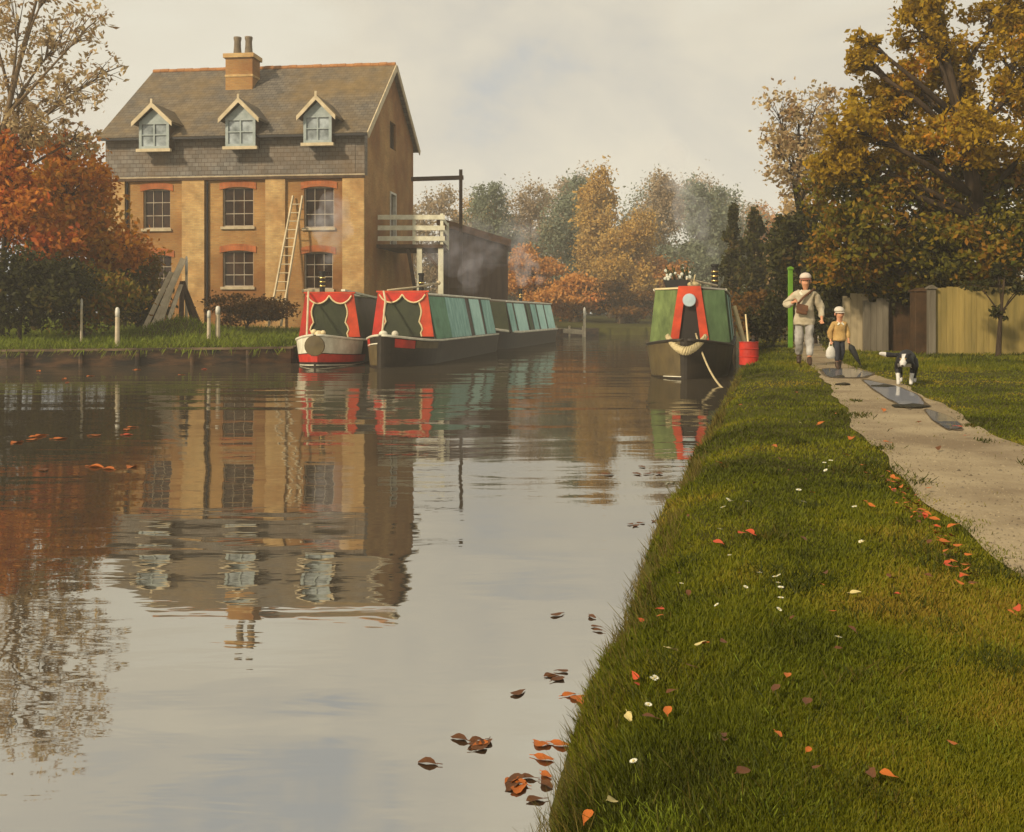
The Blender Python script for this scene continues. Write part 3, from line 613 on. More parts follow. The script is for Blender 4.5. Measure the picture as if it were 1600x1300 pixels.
class Boat:
    def __init__(s, name, label, stem_pt, ang, L, cr_y=2.2, bow=3.0):
        s.L, s.cr, s.bow = L, cr_y, bow; s.p, s.a = Vector(stem_pt), ang
        s.o = empty(name, stem_pt, -ang); tag(s.o, label, 'narrowboat', 'narrowboats moored on the canal')
    def w(s, y):
        f = min(1, max(0, (y + .006) / s.bow)); w = 1.04 * math.sin(math.pi/2 * f) ** 0.62
        g = min(1, max(0, (s.L - y) / .9)); return w * (0.25 + .75 * math.sqrt(1 - (1 - g)**2)) if g < 1 else w
    def zt(s, y): return .70 + .20 * max(0, 1 - y / 3.0) ** 2
    def hp(s, y, t, sd, off=0.0):
        zb = -.4; z = zb + (s.zt(y) - zb) * t; w = s.w(y) * (.80 + .20 * t ** .8) + off
        return (sd * w, y - (off if y < .3 else 0), z)
    def hull(s, m):
        ys = [0, .04, .08, .14, .2, .3, .4, .55, .7, .9, 1.1, 1.35, 1.6, 1.9, 2.2, 2.6, 3.0] + list(np.linspace(3.6, s.L - 1, 10)) + [s.L - .7, s.L - .4, s.L - .15, s.L]
        T = [1, .85, .7, .5, .3, 0]; V = []; n = len(T)
        for y in ys:
            V += [s.hp(y, t, -1) for t in T] + [s.hp(y, t, 1) for t in T[::-1]]
        k = 2*n; F = [(i*k + j, i*k + j + 1, (i+1)*k + j + 1, (i+1)*k + j) for i in range(len(ys) - 1) for j in range(k - 1)]
        F += [tuple(range(k)), tuple((len(ys)-1)*k + j for j in range(k))]
        mb = MB(); mb.add(V, F); s.h = mb.build('hull', m, s.o)
        d = MB(); V = []; 
        for y in ys: V += [(-s.w(y)*.98, y, s.zt(y) - .035), (s.w(y)*.98, y, s.zt(y) - .035)]
        d.add(V, [(2*i, 2*i+1, 2*i+3, 2*i+2) for i in range(len(ys) - 1)]); d.build('deck', m_roofp, s.o)
    def band(s, name, m, y0, y1, t0, t1, sides=(-1, 1), off=.006, n=14, parent=None):
        for sd in sides:
            mb = MB(); V = []
            ysb = [y0] + [v for v in (.04, .08, .14, .2, .3, .4, .55, .7, .9, 1.1, 1.35, 1.6, 1.9, 2.2, 2.6) if y0 < v < y1] + [y1]; n = len(ysb) - 1
            for y in ysb:
                for t in (t0, (t0 + t1)/2, t1): V.append(s.hp(y, t, sd, off))
            mb.add(V, [(i*3 + j, i*3 + j + 1, i*3 + j + 4, i*3 + j + 3) for i in range(n) for j in (0, 1)])
            mb.build(name, m, parent or s.h)
    def strake(s, m, r=.03, dz=0, y1=None, name='gunwale'):
        for sd in (-1, 1):
            mb = MB(); mb.tube([Vector(s.hp(y, 1, sd, .012)) + Vector((0, 0, dz)) for y in [0, .1, .25, .5, .9, 1.4, 2, 3, 5, (y1 or s.L - 1)]], r, 6); mb.build(name, m, s.h, smooth=True)
    def cover(s, y0, y1, m, bw=.97, tw=.68, zb=.68, zt=2.08, name='cabin', rm=None, part_side=True):
        mb = MB(); mb.prism([(-bw, zb), (bw, zb), (tw, zt), (0, zt + .07), (-tw, zt)], 'y', y0, y1)
        c = mb.build(name, m, s.o)
        r = MB(); r.prism([(-tw - .03, zt + .006), (-tw - .03, zt + .045), (0, zt + .12), (tw + .03, zt + .045), (tw + .03, zt + .006), (0, zt + .078)], 'y', y0 - .02, y1 + .02); r.build('roof', rm or m_roofp, c)
        for sd in (-1, 1):
            e = MB(); e.tube([(sd * (tw + .03), y0, zt + .02), (sd * (tw + .03), y1, zt + .02)], .032, 6); e.build('roof_rail', m_wht, c)
        return c
    def side_panel(s, c, m, y0, y1, f0=0.04, f1=.96, bw=.97, tw=.68, zb=.68, zt=2.08, name='side_cloth', lean=0.0, sides=(1,)):
        for sd in sides:
            P = []
            for off in (.008, .03):
                for (y, f) in ((y0, f0), (y1, f0), (y1 - lean, f1), (y0 - lean, f1)):
                    P.append((sd * (bw + (tw - bw) * f + off), y, zb + (zt - zb) * f))
            mb = MB(); mb.add(P, [(0,1,2,3), (7,6,5,4), (0,4,5,1), (1,5,6,2), (2,6,7,3), (3,7,4,0)]); mb.build(name, m, c)
    def chimney(s, x, y, z0, h, rings=3, name='chimney'):
        mb = MB(); mb.lathe([(.11, 0), (.11, .05), (.085, .07), (.085, h*.9), (.11, h*.92), (.11, h), (.06, h + .001)], (x, y, z0), 14); c = mb.build(name, m_iron, s.o, smooth=False)
        for k in range(rings):
            z = z0 + h * (.38 + .17*k); r = MB(); r.lathe([(.088, -.025), (.100, -.02), (.100, .02), (.088, .025)], (x, y, z), 14); r.build('brass_ring', m_brass, c, smooth=True)
def cratch_curtain(b, y, bw, tw, zb, zt, redL, redR):
    """dark green front board dressed with red drapes edged in cream"""
    mb = MB(); mb.prism([(-bw, zb), (bw, zb), (tw, zt), (-tw, zt)], 'y', y, y + .05); bd = mb.build('front_board', m_bgreen, b.o)
    def xs(z): return bw + (tw - bw) * (z - zb) / (zt - zb)
    for sd, m in ((-1, redL), (1, redR)):
        inner, outer = [], []
        for k in range(13):
            f = k / 12; z = zb + (zt - zb) * f
            wd = .26 + .13 * math.cos((f - .30) * 5.2) ** 2 * (1 if f > .28 else .55) * (1.25 - f) + (.10 if f < .12 else 0)
            outer.append((sd * xs(z) * 1.005, z)); inner.append((sd * (xs(z) - wd), z))
        c = MB(); c.prism(outer + inner[::-1], 'y', y - .03, y - .003); cu = c.build('red_drape', m, bd)
        t = MB(); t.tube([(x, y - .035, z) for x, z in inner], .024, 6); t.build('cream_edging', m_trim, cu)
    n = 2; P = []; w0 = tw * .93
    for k in range(n):
        for j in range(9):
            f = j / 8; x = -w0 + 2*w0*(k + f)/n; P.append((x, zt - .06 - .24 * math.sin(math.pi * f) ** .7))
    c = MB(); c.prism([(-w0, zt)] + P + [(w0, zt)], 'y', y - .062, y - .034); v = c.build('red_valance', m_red, bd)
    t = MB(); t.tube([(x, y - .066, z) for x, z in P], .024, 6); t.build('cream_edging', m_trim, v)
    t = MB(); t.beam((-tw - .05, y - .02, zt + .03), (tw + .05, y - .02, zt + .03), .07, .05); t.build('top_rail', m_redo, bd)
# boat one: red and white bow, nearest the grassy bank
p = at(492, 0, 28.6); A1 = math.atan(.01)
b1 = Boat('narrowboat', 'narrowboat with red and white bow, nearest the grassy left bank', (p.x, p.y, 0), A1, 13.0, 2.2)
b1.hull(m_hull); b1.strake(m_wht, .034)
b1.band('white_panel', m_wht, .05, 2.3, .62, .97); b1.band('red_band', m_red, 0, 2.9, .42, .60); b1.band('water_line', m_wht, 0, 2.9, .345, .365)
mb = MB(); mb.lathe([(.02, -.06), (.27, -.03), (.29, 0), (.27, .03), (.02, .06)], (0, 0, 0), 20)
o = mb.build('roundel', m_olive, b1.h); o.rotation_euler = (R(90), 0, 0); o.location = (0, -.03, .60)
mb = MB(); mb.box((-.075, -.03, .146), (.075, .03, .38)); mb.build('stem_plate', m_red, b1.h)
mb = MB(); mb.box((-.075, -.03, .40), (.075, .03, .84)); mb.build('stem_plate', m_wht, b1.h)
cratch_curtain(b1, b1.cr, .92, .72, .80, 2.10, m_red, m_redo)
c1 = b1.cover(b1.cr + .06, 12.0, m_cabin, zt=2.03)
b1.chimney(-.42, 3.2, 2.07, .75, 3)
mb = MB(); mb.tube([(-.30, .35, .86), (-.62, 2.1, 2.16)], .03, 8); mb.build('mast_stay', m_cream, b1.o)
mb = MB(); mb.lathe([(.10, 0), (.16, .05), (.13, .12), (.05, .16)], (0, .5, .86), 12); mb.ball((-.12, .45, .97), .09); mb.ball((.14, .45, .95), .08); mb.build('mast_step', m_trim, b1.o)
q = b1.o
def boat_pt(b, x, y, z):
    c, s_ = math.cos(b.a), math.sin(b.a); return Vector((b.p.x + x*c + y*s_, b.p.y - x*s_ + y*c, z))
# boat two: green canvas
p = at(594, 0, 28.3); A2 = math.atan(.17)
b2 = Boat('narrowboat', 'narrowboat with red drapes and long green side cloths, between the other two left boats', (p.x, p.y, 0), A2, 13.4, 2.3)
b2.hull(m_hull); b2.strake(m_wht, .032)
b2.band('bow_panel', m_olive, .04, 1.6, .36, .80, (-1,)); b2.band('bow_panel', m_red, .5, 1.9, .80, .97, (-1,)); b2.band('bow_panel', m_red, .3, 1.1, .76, .95, (1,)); b2.band('bow_panel', m_olive, 1.15, 2.6, .78, .95, (1,))
b2.band('white_line', m_wht, .02, 1.7, .815, .84, (-1,), off=.012)
cratch_curtain(b2, b2.cr, .95, .76, .82, 2.13, m_red, m_redo)
c2 = b2.cover(b2.cr + .06, 12.4, m_cabin, zt=2.06)
b2.side_panel(c2, m_sea, 2.55, 4.6); b2.side_panel(c2, m_cloth, 4.63, 7.6); b2.side_panel(c2, m_teal, 8.3, 10.0); b2.side_panel(c2, m_cloth, 10.5, 12.2)
b2.side_panel(c2, m_mdgreen, 2.55, 12.2, sides=(-1,))
b2.chimney(-.3, 5.6, 2.12, .72, 2)
mb = MB(); mb.tube([(-.1, .5, .9), (-.42, 1.9, 1.9), (-.55, 2.15, 2.17)], .03, 8); mb.build('mast_stay', m_cream, b2.o)
mb = MB(); mb.ball((-.05, .45, .93), (.13, .1, .09)); mb.ball((.25, .6, .92), (.1, .09, .1)); mb.build('mast_step', m_wht, b2.o)
# boat three behind boat two
y3 = 14.2; pp = boat_pt(b2, 0, y3, 0)
b3 = Boat('narrowboat', 'far narrowboat with pale teal striped side cloths, moored behind another', (pp.x, pp.y, 0), math.atan(.215), 13.5, 2.0)
b3.hull(m_hull); b3.strake(m_wht, .05)
mb = MB(); mb.prism([(-.9, .72), (.9, .72), (.68, 2.0), (-.68, 2.0)], 'y', 1.4, 1.45); mb.build('front_board', m_bgreen, b3.o)
c3 = b3.cover(1.5, 12.6, m_cabin, zt=2.0)
for a, b_, m in ((1.6, 2.6, m_cloth), (3.0, 5.2, m_teal), (5.6, 6.3, m_mdgreen), (6.7, 7.9, m_cloth), (8.3, 10.0, m_teal), (10.4, 12.4, m_teal)): b3.side_panel(c3, m, a, b_, zt=2.0)
b3.side_panel(c3, m_cloth, 1.6, 12.4, sides=(-1,), zt=2.0); b3.chimney(-.2, 9.0, 2.06, .7, 2)
# boat four on the towpath side
p = at(1071, 0, 23.4); A4 = math.atan(.225)
b4 = Boat('narrowboat', 'dark hulled narrowboat with green front and red framed doorway beside the towpath', (p.x, p.y, 0), A4, 13.5, 1.9, bow=1.9)
b4.hull(m_hull); b4.band('bow_panel', m_olive, .03, 1.9, .36, .985, (-1,), off=.008); b4.strake(m_hull, .035)  # olive on the left bow: lit side of the dark hull put into colour
b4.band('water_line', m_wht, .02, .5, .345, .36, (-1,), off=.012)
y = b4.cr
mb = MB(); mb.prism([(-.98, .80), (-.30, .80), (-.13, 2.08), (-.84, 2.08)], 'y', y, y + .05); mb.build('front_panel', m_litgreen, b4.o)  # lighter canvas copy: sunlit left half put into the colour
mb = MB(); mb.prism([(.30, .80), (.98, .80), (.84, 2.08), (.13, 2.08)], 'y', y, y + .05); mb.build('front_panel', m_mdgreen, b4.o)  # darker canvas copy: shaded right half put into the colour
mb = MB(); mb.prism([(-.30, .80), (.30, .80), (.13, 2.1), (-.13, 2.1)], 'y', y + .02, y + .04); dr = mb.build('door', mat('dark doorway boards', (.02, .014, .01), (.012, .009, .007), 3, .6), b4.o)
mb = MB(); mb.prism([(-.48, .80), (-.27, .80), (-.12, 1.95), (.12, 1.95), (.27, .80), (.48, .80), (.27, 2.18), (-.27, 2.18)], 'y', y - .05, y - .005); mb.build('door_frame', m_redo, dr)
mb = MB(); mb.lathe([(.02, -.06), (.155, -.03), (.165, .02), (.15, .05), (.02, .065)], (0, 0, 0), 20); o = mb.build('headlamp', mat('pale lamp glass', (.42, .52, .55), (.33, .43, .47), 3, .15, spec=.8), b4.o); o.rotation_euler = (R(90), 0, 0); o.location = (0, y - .11, 1.83)
c4 = b4.cover(y + .06, 12.4, m_cabin, bw=.98, tw=.84, zb=.74, zt=2.07)
for a, b_, m in ((2.1, 3.6, m_mdgreen), (3.75, 5.0, m_teal), (5.3, 6.2, m_cloth), (6.6, 8.6, m_mdgreen), (8.9, 10.5, m_teal)): b4.side_panel(c4, m, a, b_, bw=.98, tw=.84, zb=.74, zt=2.07)
mb = MB(); mb.beam((-.85, y + .02, 2.11), (-.2, y + .02, 2.13), .06, .04); mb.build('top_rail', m_trim, b4.o)
b4.chimney(.55, 4.2, 2.1, .72, 3)
# bow rope fender: a fat plaited rope hung round the stem
fp = boat_pt(b4, 0, 0, 0); o = empty('rope_fender', (fp.x, fp.y, 0), -A4); tag(o, 'fat plaited pale rope fender slung round the dark bow', 'fender')
mb = MB(); P = []
for k in range(19):
    u = -1 + 2*k/18; P.append(Vector((u*.44, -.10 + .55*abs(u)**1.6, .97 - .32*(1 - u*u))))
mb.tube(P, [.06 + .025*(1 - (2*i/18 - 1)**2) for i in range(19)], 10)
mb.build('core', m_rope, o, smooth=True)
for ph in range(3):
    t = MB(); Q = []
    for k in range(73):
        f = k/72; i = f*18; a = P[int(min(i, 17))].lerp(P[int(min(i, 17)) + 1], i - int(min(i, 17))); an = f*34 + ph*2.094; r = .062 + .022*(1 - (2*f - 1)**2)
        Q.append(a + Vector((0, -math.cos(an)*r, math.sin(an)*r)))
    t.tube(Q, .024, 6); t.build('strand', m_rope, o, smooth=True)
# mooring rope
ra = boat_pt(b4, .18, 1.2, 1.02); rb = on(1145, 578, .42); rb.z = gz(rb.x, rb.y) + .03
mb = MB(); Q = []
for k in range(25):
    f = k/24; q = ra.lerp(rb, f); q.z -= .55 * 4*f*(1 - f) * .55; Q.append(q - ra)
mb.tube(Q, .022, 8); mb.ball(tuple(Q[-1] + Vector((0, 0, 0))), (.06, .06, .05)); o = mb.build('mooring_rope', m_rope, smooth=True); o.location = ra
tag(o, 'slack mooring rope from the dark bow down to the towpath bank', 'rope')
# things on the roof of boat four
def roof_pt(b, x, y, z): return boat_pt(b, x, y, z)
q = roof_pt(b4, -.38, 3.4, 2.16); o = empty('plant_trough', q, -A4); tag(o, 'black trough of white flowers on the green boat roof', 'planter')
mb = MB(); mb.prism([(-.30, 0), (.30, 0), (.36, .22), (-.36, .22)], 'y', -.13, .13); mb.build('trough', m_iron, o)
mb = MB()
for k in range(26):
    x, y_, z = random.uniform(-.36, .34), random.uniform(-.12, .12), .22 + random.uniform(0, .16) + (.18*random.random() if k % 4 == 0 else 0); mb.ball((x, y_, z), random.uniform(.03, .055), 6, 5)
mb.build('flowers', mat('white petals', (.62, .62, .54), (.42, .44, .36), 8, .7), o)
mb = MB()
for k in range(30):
    x = random.uniform(-.3, .3); a = Vector((x, 0, .2)); mb.beam(a, a + Vector((random.uniform(-.15, .15), random.uniform(-.1, .1), random.uniform(.1, .42))), .03, .01)
mb.build('leaves', mat('dark leaves', (.04, .06, .02), (.02, .03, .01), 6, .7), o)
for i, (x0, x1, y0, y1, z, w) in enumerate([(-.1, .50, 2.4, 4.0, 2.26, .045), (.0, .62, 2.8, 3.6, 2.23, .05)]):
    A = roof_pt(b4, x0, y0, z + .12); B = roof_pt(b4, x1, y1, z); mb = MB(); mb.tube([(0, 0, 0), B - A], w*.6, 8); o = mb.build('roof_pole', m_plank); o.location = A
    tag(o, ['long brown pole lying across the green boat roof', 'shorter brown pole lying lowest on the green boat roof'][i], 'pole')
q = roof_pt(b4, .06, 2.7, 2.17); mb = MB(); mb.ball((0, 0, .07), (.16, .12, .08)); mb.ball((.13, .03, .05), (.08, .07, .05)); mb.tube([(0, 0, .1), (.04, 0, .32)], .02, 6)
o = mb.build('rope_coil', m_rope, smooth=True); o.location = q; tag(o, 'heap of pale rope on the green boat roof above the doorway', 'rope')
# roof plank of boat one, pole of boat two
A = roof_pt(b1, .35, 2.5, 2.15); B = roof_pt(b1, 1.15, 4.6, 1.93); mb = MB(); mb.beam((0, 0, .06), B - A + Vector((0, 0, .06)), .14, .06); mb.ball(tuple(B - A + Vector((.05, 0, .08))), .09)
o = mb.build('gang_plank', m_wht, smooth=False); o.location = A; tag(o, 'white plank with a round end laid on the leftmost boat roof', 'plank')
A = roof_pt(b2, -.5, 2.4, 2.2); B = roof_pt(b2, .38, 5.2, 2.50); mb = MB(); mb.tube([(0, 0, 0), (B - A)*.5 + Vector((0, 0, -.03)), B - A], .03, 8); mb.ball(tuple(B - A), .075)
o = mb.build('boat_hook', m_cream, smooth=True); o.location = A; tag(o, 'pale boat pole with a knob end rising above the red drapes of the middle boat', 'pole')
# poles leaning on the towpath by boat four, red drum
for px, pt, pb, d, w, lab in [(1147, 478, 524, 26.0, .13, 'thick cream pole standing beside the green boat'), (1165, 491, 530, 24.5, .045, 'thin pale stick stuck in the bank above the red drum')]:
    a, b_ = at(px + 6, pb, d), at(px, pt, d + .3); a.x = max(a.x, float(np.interp(d, EY, EX)) + .12); a.z = gz(a.x, a.y) - .1
    mb = MB(); mb.tube([(0, 0, 0), b_ - a], [w*.55, w*.45], 9); o = mb.build('mooring_pole', m_trim); o.location = a; tag(o, lab, 'pole')
dp = at(1170, 566, 22.3); dp.z = gz(dp.x, dp.y) - .01
o = empty('metal_drum', dp); tag(o, 'small bright red metal drum on the bank beside the green boat', 'drum')
mb = MB(); mb.lathe([(.19, 0), (.21, .015), (.205, .03), (.205, .17), (.22, .185), (.205, .20), (.205, .34), (.22, .355), (.205, .37), (.205, .48), (.215, .50), (.20, .506), (.19, .505)], (0, 0, 0), 26); mb.build('body', m_red, o, smooth=False)
mb = MB(); mb.lathe([(.045, .50), (.045, .55), (.03, .56)], (.09, -.05, 0), 10); mb.build('cap', m_iron, o)

# ------------------------------------------------------------------ plants
def leaf_cloud(P, size, rng, spread=0.35, droop=0.0, aspect=0.5, dirs=None, jit=0.5):
    n = len(P); u = rng.normal(size=(n, 3)) if dirs is None else dirs + rng.normal(size=(n, 3)) * 0.35
    u[:, 2] -= droop; u /= np.linalg.norm(u, axis=1)[:, None] + 1e-9
    r = rng.normal(size=(n, 3)); v = np.cross(u, r); v /= np.linalg.norm(v, axis=1)[:, None] + 1e-9
    w = np.cross(u, v); s = (size * rng.uniform(1 - jit, 1 + jit, n))[:, None]
    V = np.stack([P - u*s*.5, P + v*s*aspect*.5 + w*s*.06, P + u*s*.5 - w*s*.05, P - v*s*aspect*.5 + w*s*.06], 1).reshape(-1, 3)
    return V, np.arange(4*n).reshape(n, 4)
def blob(c, r, n, rng, sub=14, sig=0.26, shell=0.55):
    """leaf points gathered in twig-end clusters through an ellipsoid"""
    d = rng.normal(size=(sub, 3)); d /= np.linalg.norm(d, axis=1)[:, None]
    q = d * (shell + (1 - shell) * rng.random((sub, 1))) ** .8
    k = rng.integers(0, sub, n); wts = rng.uniform(.5, 1.3, (sub, 1))
    P = q[k] + rng.normal(size=(n, 3)) * sig * wts[k]
    return np.asarray(c) + P * np.asarray(r), np.asarray(c) + q * np.asarray(r) * .92
m_bark = mat('dark bark', (0.060, 0.038, 0.020), (0.028, 0.018, 0.010), 5, 0.9, 0.02, 18, stretch=(1, 1, .3))
m_bark2 = mat('tan bark', (0.17, 0.115, 0.06), (0.09, 0.06, 0.032), 5, 0.9, 0.015, 18, stretch=(1, 1, .3))
def tree(name, label, cat, base, blobs, lm, size, tr=.18, bark=None, group=None, sub=14, sig=.26, seed=1, droop=0.1, aspect=.55, twigs=True, lean=(0, 0), fork=.45, dirs=None, nsides=7, shell=.55):
    """blobs: (centre offset from base, radii, leaf count)"""
    rng = np.random.default_rng(seed); rnd = random.Random(seed); base = Vector(base)
    o = empty(name, base); tag(o, label, cat, group)
    top = max(b[0][2] for b in blobs); mb = MB(); pts = []
    cx = np.mean([b[0][0] for b in blobs]); cy_ = np.mean([b[0][1] for b in blobs])
    for k in range(7):
        f = k/6; pts.append(Vector((cx*f**1.6 + lean[0]*math.sin(f*3), cy_*f**1.6 + lean[1]*math.sin(f*4), -.3 + (top + .3)*f)))
    mb.tube(pts, [tr*(1.35 if k == 0 else 1)*(1 - .82*k/6) for k in range(7)], nsides + 2)
    allP = []
    for c, r, n in blobs:
        P, q = blob(c, r, n, rng, sub, sig, shell); allP.append(P)
        c = Vector(c); f = min(.92, max(.18, (c.z - .5*r[2]) / (top + .3) * .8)); i = f*6; a = pts[int(i)].lerp(pts[min(6, int(i)+1)], i - int(i))
        m_ = a.lerp(c, .5) + Vector((rnd.uniform(-.2, .2), rnd.uniform(-.2, .2), rnd.uniform(.0, .3))) * r[0]*.5
        rr = tr*.48*(1 - .55*f); mb.tube([a, m_, c], [rr, rr*.6, rr*.34], nsides)
        if twigs:
            for t in q[:: max(1, len(q)//12)]:
                t = Vector(t); s_ = m_.lerp(c, rnd.uniform(.3, 1)); md = s_.lerp(t, .55) + Vector((0, 0, .08*r[2]))
                mb.tube([s_, md, t], [rr*.33, rr*.2, max(.006, rr*.08)], 5, cap=False)
    mb.build('trunk', bark or m_bark, o, smooth=True)
    P = np.concatenate(allP); g = P[:, 2] + base.z
    P = P[g > .25]
    V, F = leaf_cloud(P, size, rng, droop=droop, aspect=aspect)
    np_mesh('crown', V, F, lm, o); return o
def pxb(base, px, py, rx, ry, n, dd=0, rd=None):
    """one foliage mass of a crown: centre pixel and pixel radii at the depth of the base (+dd)"""
    d = base[1] + dd; c = at(px, py, d); s_ = d / FPX
    return ((c.x - base[0], dd, c.z - base[2]), (rx*s_, rd or rx*s_*.9, ry*s_), n)
def shrub(name, label, cat, base, blobs, lm, size, **k): return tree(name, label, cat, base, blobs, lm, size, tr=k.pop('tr', .07), **k)
L_rust = leafmat('rust and gold leaves', [(.13, .035, .006), (.24, .075, .008), (.33, .14, .015), (.15, .10, .015), (.26, .05, .01)], .5)
L_orange = leafmat('orange leaves', [(.30, .08, .010), (.52, .17, .012), (.60, .25, .018), (.38, .18, .018), (.56, .31, .025)], .6)
L_red = leafmat('red leaves', [(.28, .06, .012), (.46, .10, .018), (.40, .13, .015), (.58, .22, .025), (.24, .12, .025)], .6)
L_tan = leafmat('tan sparse leaves', [(.36, .23, .10), (.52, .39, .20), (.46, .35, .17), (.28, .16, .07), (.58, .45, .26)], .7)
L_dark = leafmat('dark evergreen leaves', [(.014, .014, .005), (.034, .036, .008), (.060, .058, .010), (.085, .050, .012)], .7, .25)
L_gold = leafmat('olive gold leaves', [(.14, .08, .008), (.34, .215, .010), (.50, .31, .016), (.26, .19, .012), (.60, .26, .018)], .6, .45)
L_olive = leafmat('deep olive leaves', [(.040, .040, .005), (.11, .105, .008), (.19, .15, .010), (.30, .13, .012), (.08, .098, .008)], .5, .32, nr=(.36, .66))
L_brown = leafmat('brown russet leaves', [(.06, .028, .006), (.12, .055, .008), (.17, .085, .012), (.22, .08, .012)], .45)
L_fgold = leafmat('hazed far gold leaves', [(0.351, 0.216, 0.054), (0.540, 0.324, 0.068), (0.459, 0.324, 0.121), (0.594, 0.378, 0.081)], .22, .3)  # far leaf colours here and below are paled, distance haze put into them
L_forange = leafmat('hazed far orange leaves', [(0.405, 0.176, 0.041), (0.594, 0.257, 0.047), (0.486, 0.270, 0.081), (0.621, 0.203, 0.041)], .22, .3)
L_fgreen = leafmat('hazed far grey green leaves', [(0.135, 0.162, 0.101), (0.216, 0.243, 0.149), (0.176, 0.216, 0.162), (0.270, 0.243, 0.121)], .22, .3)
L_fbrown = leafmat('hazed far pale brown leaves', [(0.297, 0.216, 0.121), (0.405, 0.297, 0.176), (0.351, 0.284, 0.176), (0.459, 0.324, 0.162)], .22, .3)

# far trees round the bend
FT = 'autumn trees beyond the bend of the canal'
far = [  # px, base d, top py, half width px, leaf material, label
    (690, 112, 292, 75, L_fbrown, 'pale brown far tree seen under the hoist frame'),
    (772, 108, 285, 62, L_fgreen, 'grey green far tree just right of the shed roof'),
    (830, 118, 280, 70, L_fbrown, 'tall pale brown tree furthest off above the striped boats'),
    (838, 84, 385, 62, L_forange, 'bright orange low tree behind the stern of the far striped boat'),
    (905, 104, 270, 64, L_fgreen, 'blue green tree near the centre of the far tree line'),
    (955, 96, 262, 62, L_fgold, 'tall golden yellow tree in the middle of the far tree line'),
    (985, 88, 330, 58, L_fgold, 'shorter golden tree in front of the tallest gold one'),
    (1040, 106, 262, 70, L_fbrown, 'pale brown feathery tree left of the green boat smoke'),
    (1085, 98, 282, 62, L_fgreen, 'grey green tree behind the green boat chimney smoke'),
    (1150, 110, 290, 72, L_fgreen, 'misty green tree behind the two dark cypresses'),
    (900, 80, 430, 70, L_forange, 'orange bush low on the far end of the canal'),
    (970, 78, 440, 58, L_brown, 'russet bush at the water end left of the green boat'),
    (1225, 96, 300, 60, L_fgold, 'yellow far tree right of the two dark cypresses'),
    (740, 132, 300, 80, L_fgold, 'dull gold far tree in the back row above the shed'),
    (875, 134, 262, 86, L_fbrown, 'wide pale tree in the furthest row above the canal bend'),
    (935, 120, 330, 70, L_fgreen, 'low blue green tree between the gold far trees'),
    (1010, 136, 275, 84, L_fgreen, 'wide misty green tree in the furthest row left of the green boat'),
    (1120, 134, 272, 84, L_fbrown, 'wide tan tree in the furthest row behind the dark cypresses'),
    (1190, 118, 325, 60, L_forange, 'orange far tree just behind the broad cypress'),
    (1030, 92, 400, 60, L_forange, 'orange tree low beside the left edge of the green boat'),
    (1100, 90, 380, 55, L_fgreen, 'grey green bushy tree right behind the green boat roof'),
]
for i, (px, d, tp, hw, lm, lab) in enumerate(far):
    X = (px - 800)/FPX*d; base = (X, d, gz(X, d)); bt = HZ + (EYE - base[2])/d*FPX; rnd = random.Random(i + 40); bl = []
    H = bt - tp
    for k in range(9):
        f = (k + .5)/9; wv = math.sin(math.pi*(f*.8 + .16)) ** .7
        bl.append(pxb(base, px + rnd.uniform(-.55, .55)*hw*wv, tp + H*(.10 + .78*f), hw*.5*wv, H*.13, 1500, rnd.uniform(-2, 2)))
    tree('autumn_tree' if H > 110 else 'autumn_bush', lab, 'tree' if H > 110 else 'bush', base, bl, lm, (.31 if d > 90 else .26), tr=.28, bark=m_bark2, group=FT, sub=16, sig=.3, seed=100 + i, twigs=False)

rng = np.random.default_rng(3); n = 24000; X = rng.uniform(-30, 62, n); Y = 122 + rng.uniform(-3, 6, n)
Z = 1.0 + np.minimum(1.5, np.abs(rng.normal(size=n))) * (4.2 + 2.0*np.sin(X*.31) + 1.2*np.sin(X*.83 + 1)) + rng.uniform(0, 1.2, n)
V, F = leaf_cloud(np.stack([X, Y, Z], 1), .6, rng, aspect=.7)
tag(np_mesh('far_wood', V, F, leafmat('far wood leaves', [(.20, .16, .09), (.30, .22, .10), (.17, .18, .12), (.36, .22, .07)], .15, .3)), 'low misty wood closing the view beyond the canal bend', 'wood', kind='stuff')
# left side trees and bushes
B = (-17.6, 33.5); b = (B[0], B[1], gz(*B))
tree('autumn_tree', 'tall sparse tan tree with fanning upright branches at the left edge', 'tree', b,
     [pxb(b, px, py, rx, ry, n, dd) for px, py, rx, ry, n, dd in [(30, 30, 60, 70, 489, 0), (95, 60, 55, 60, 420, 1), (140, 40, 40, 45, 210, -1), (40, 130, 60, 60, 630, .5), (110, 140, 55, 50, 489, -.5), (170, 110, 30, 30, 98, 0),
      (-40, 100, 60, 80, 489, 1), (60, 200, 60, 45, 770, 0), (120, 215, 35, 35, 294, .7), (-20, 10, 60, 60, 350, 0), (80, -30, 70, 50, 350, 0), (0, 200, 60, 50, 630, 0)]], L_tan, .19, tr=.2, bark=m_bark2, sub=34, sig=.11, seed=5, shell=.3, aspect=.42)
B = (-17.0, 36.5); b = (B[0], B[1], gz(*B))
tree('autumn_tree', 'orange leaved tree hugging the left corner of the brick house', 'tree', b,
     [pxb(b, px, py, rx, ry, n, dd) for px, py, rx, ry, n, dd in [(110, 300, 58, 46, 2200, 0), (60, 260, 60, 50, 1800, .8), (135, 345, 55, 42, 2200, -.5), (70, 350, 70, 50, 2400, .3), (150, 275, 26, 30, 500, .2), (110, 235, 40, 26, 500, .5), (180, 390, 46, 32, 1300, -.8), (120, 400, 60, 40, 1800, 0)]], L_orange, .21, tr=.16, seed=6, sub=20)
B = (-16.4, 32.8); b = (B[0], B[1], gz(*B))
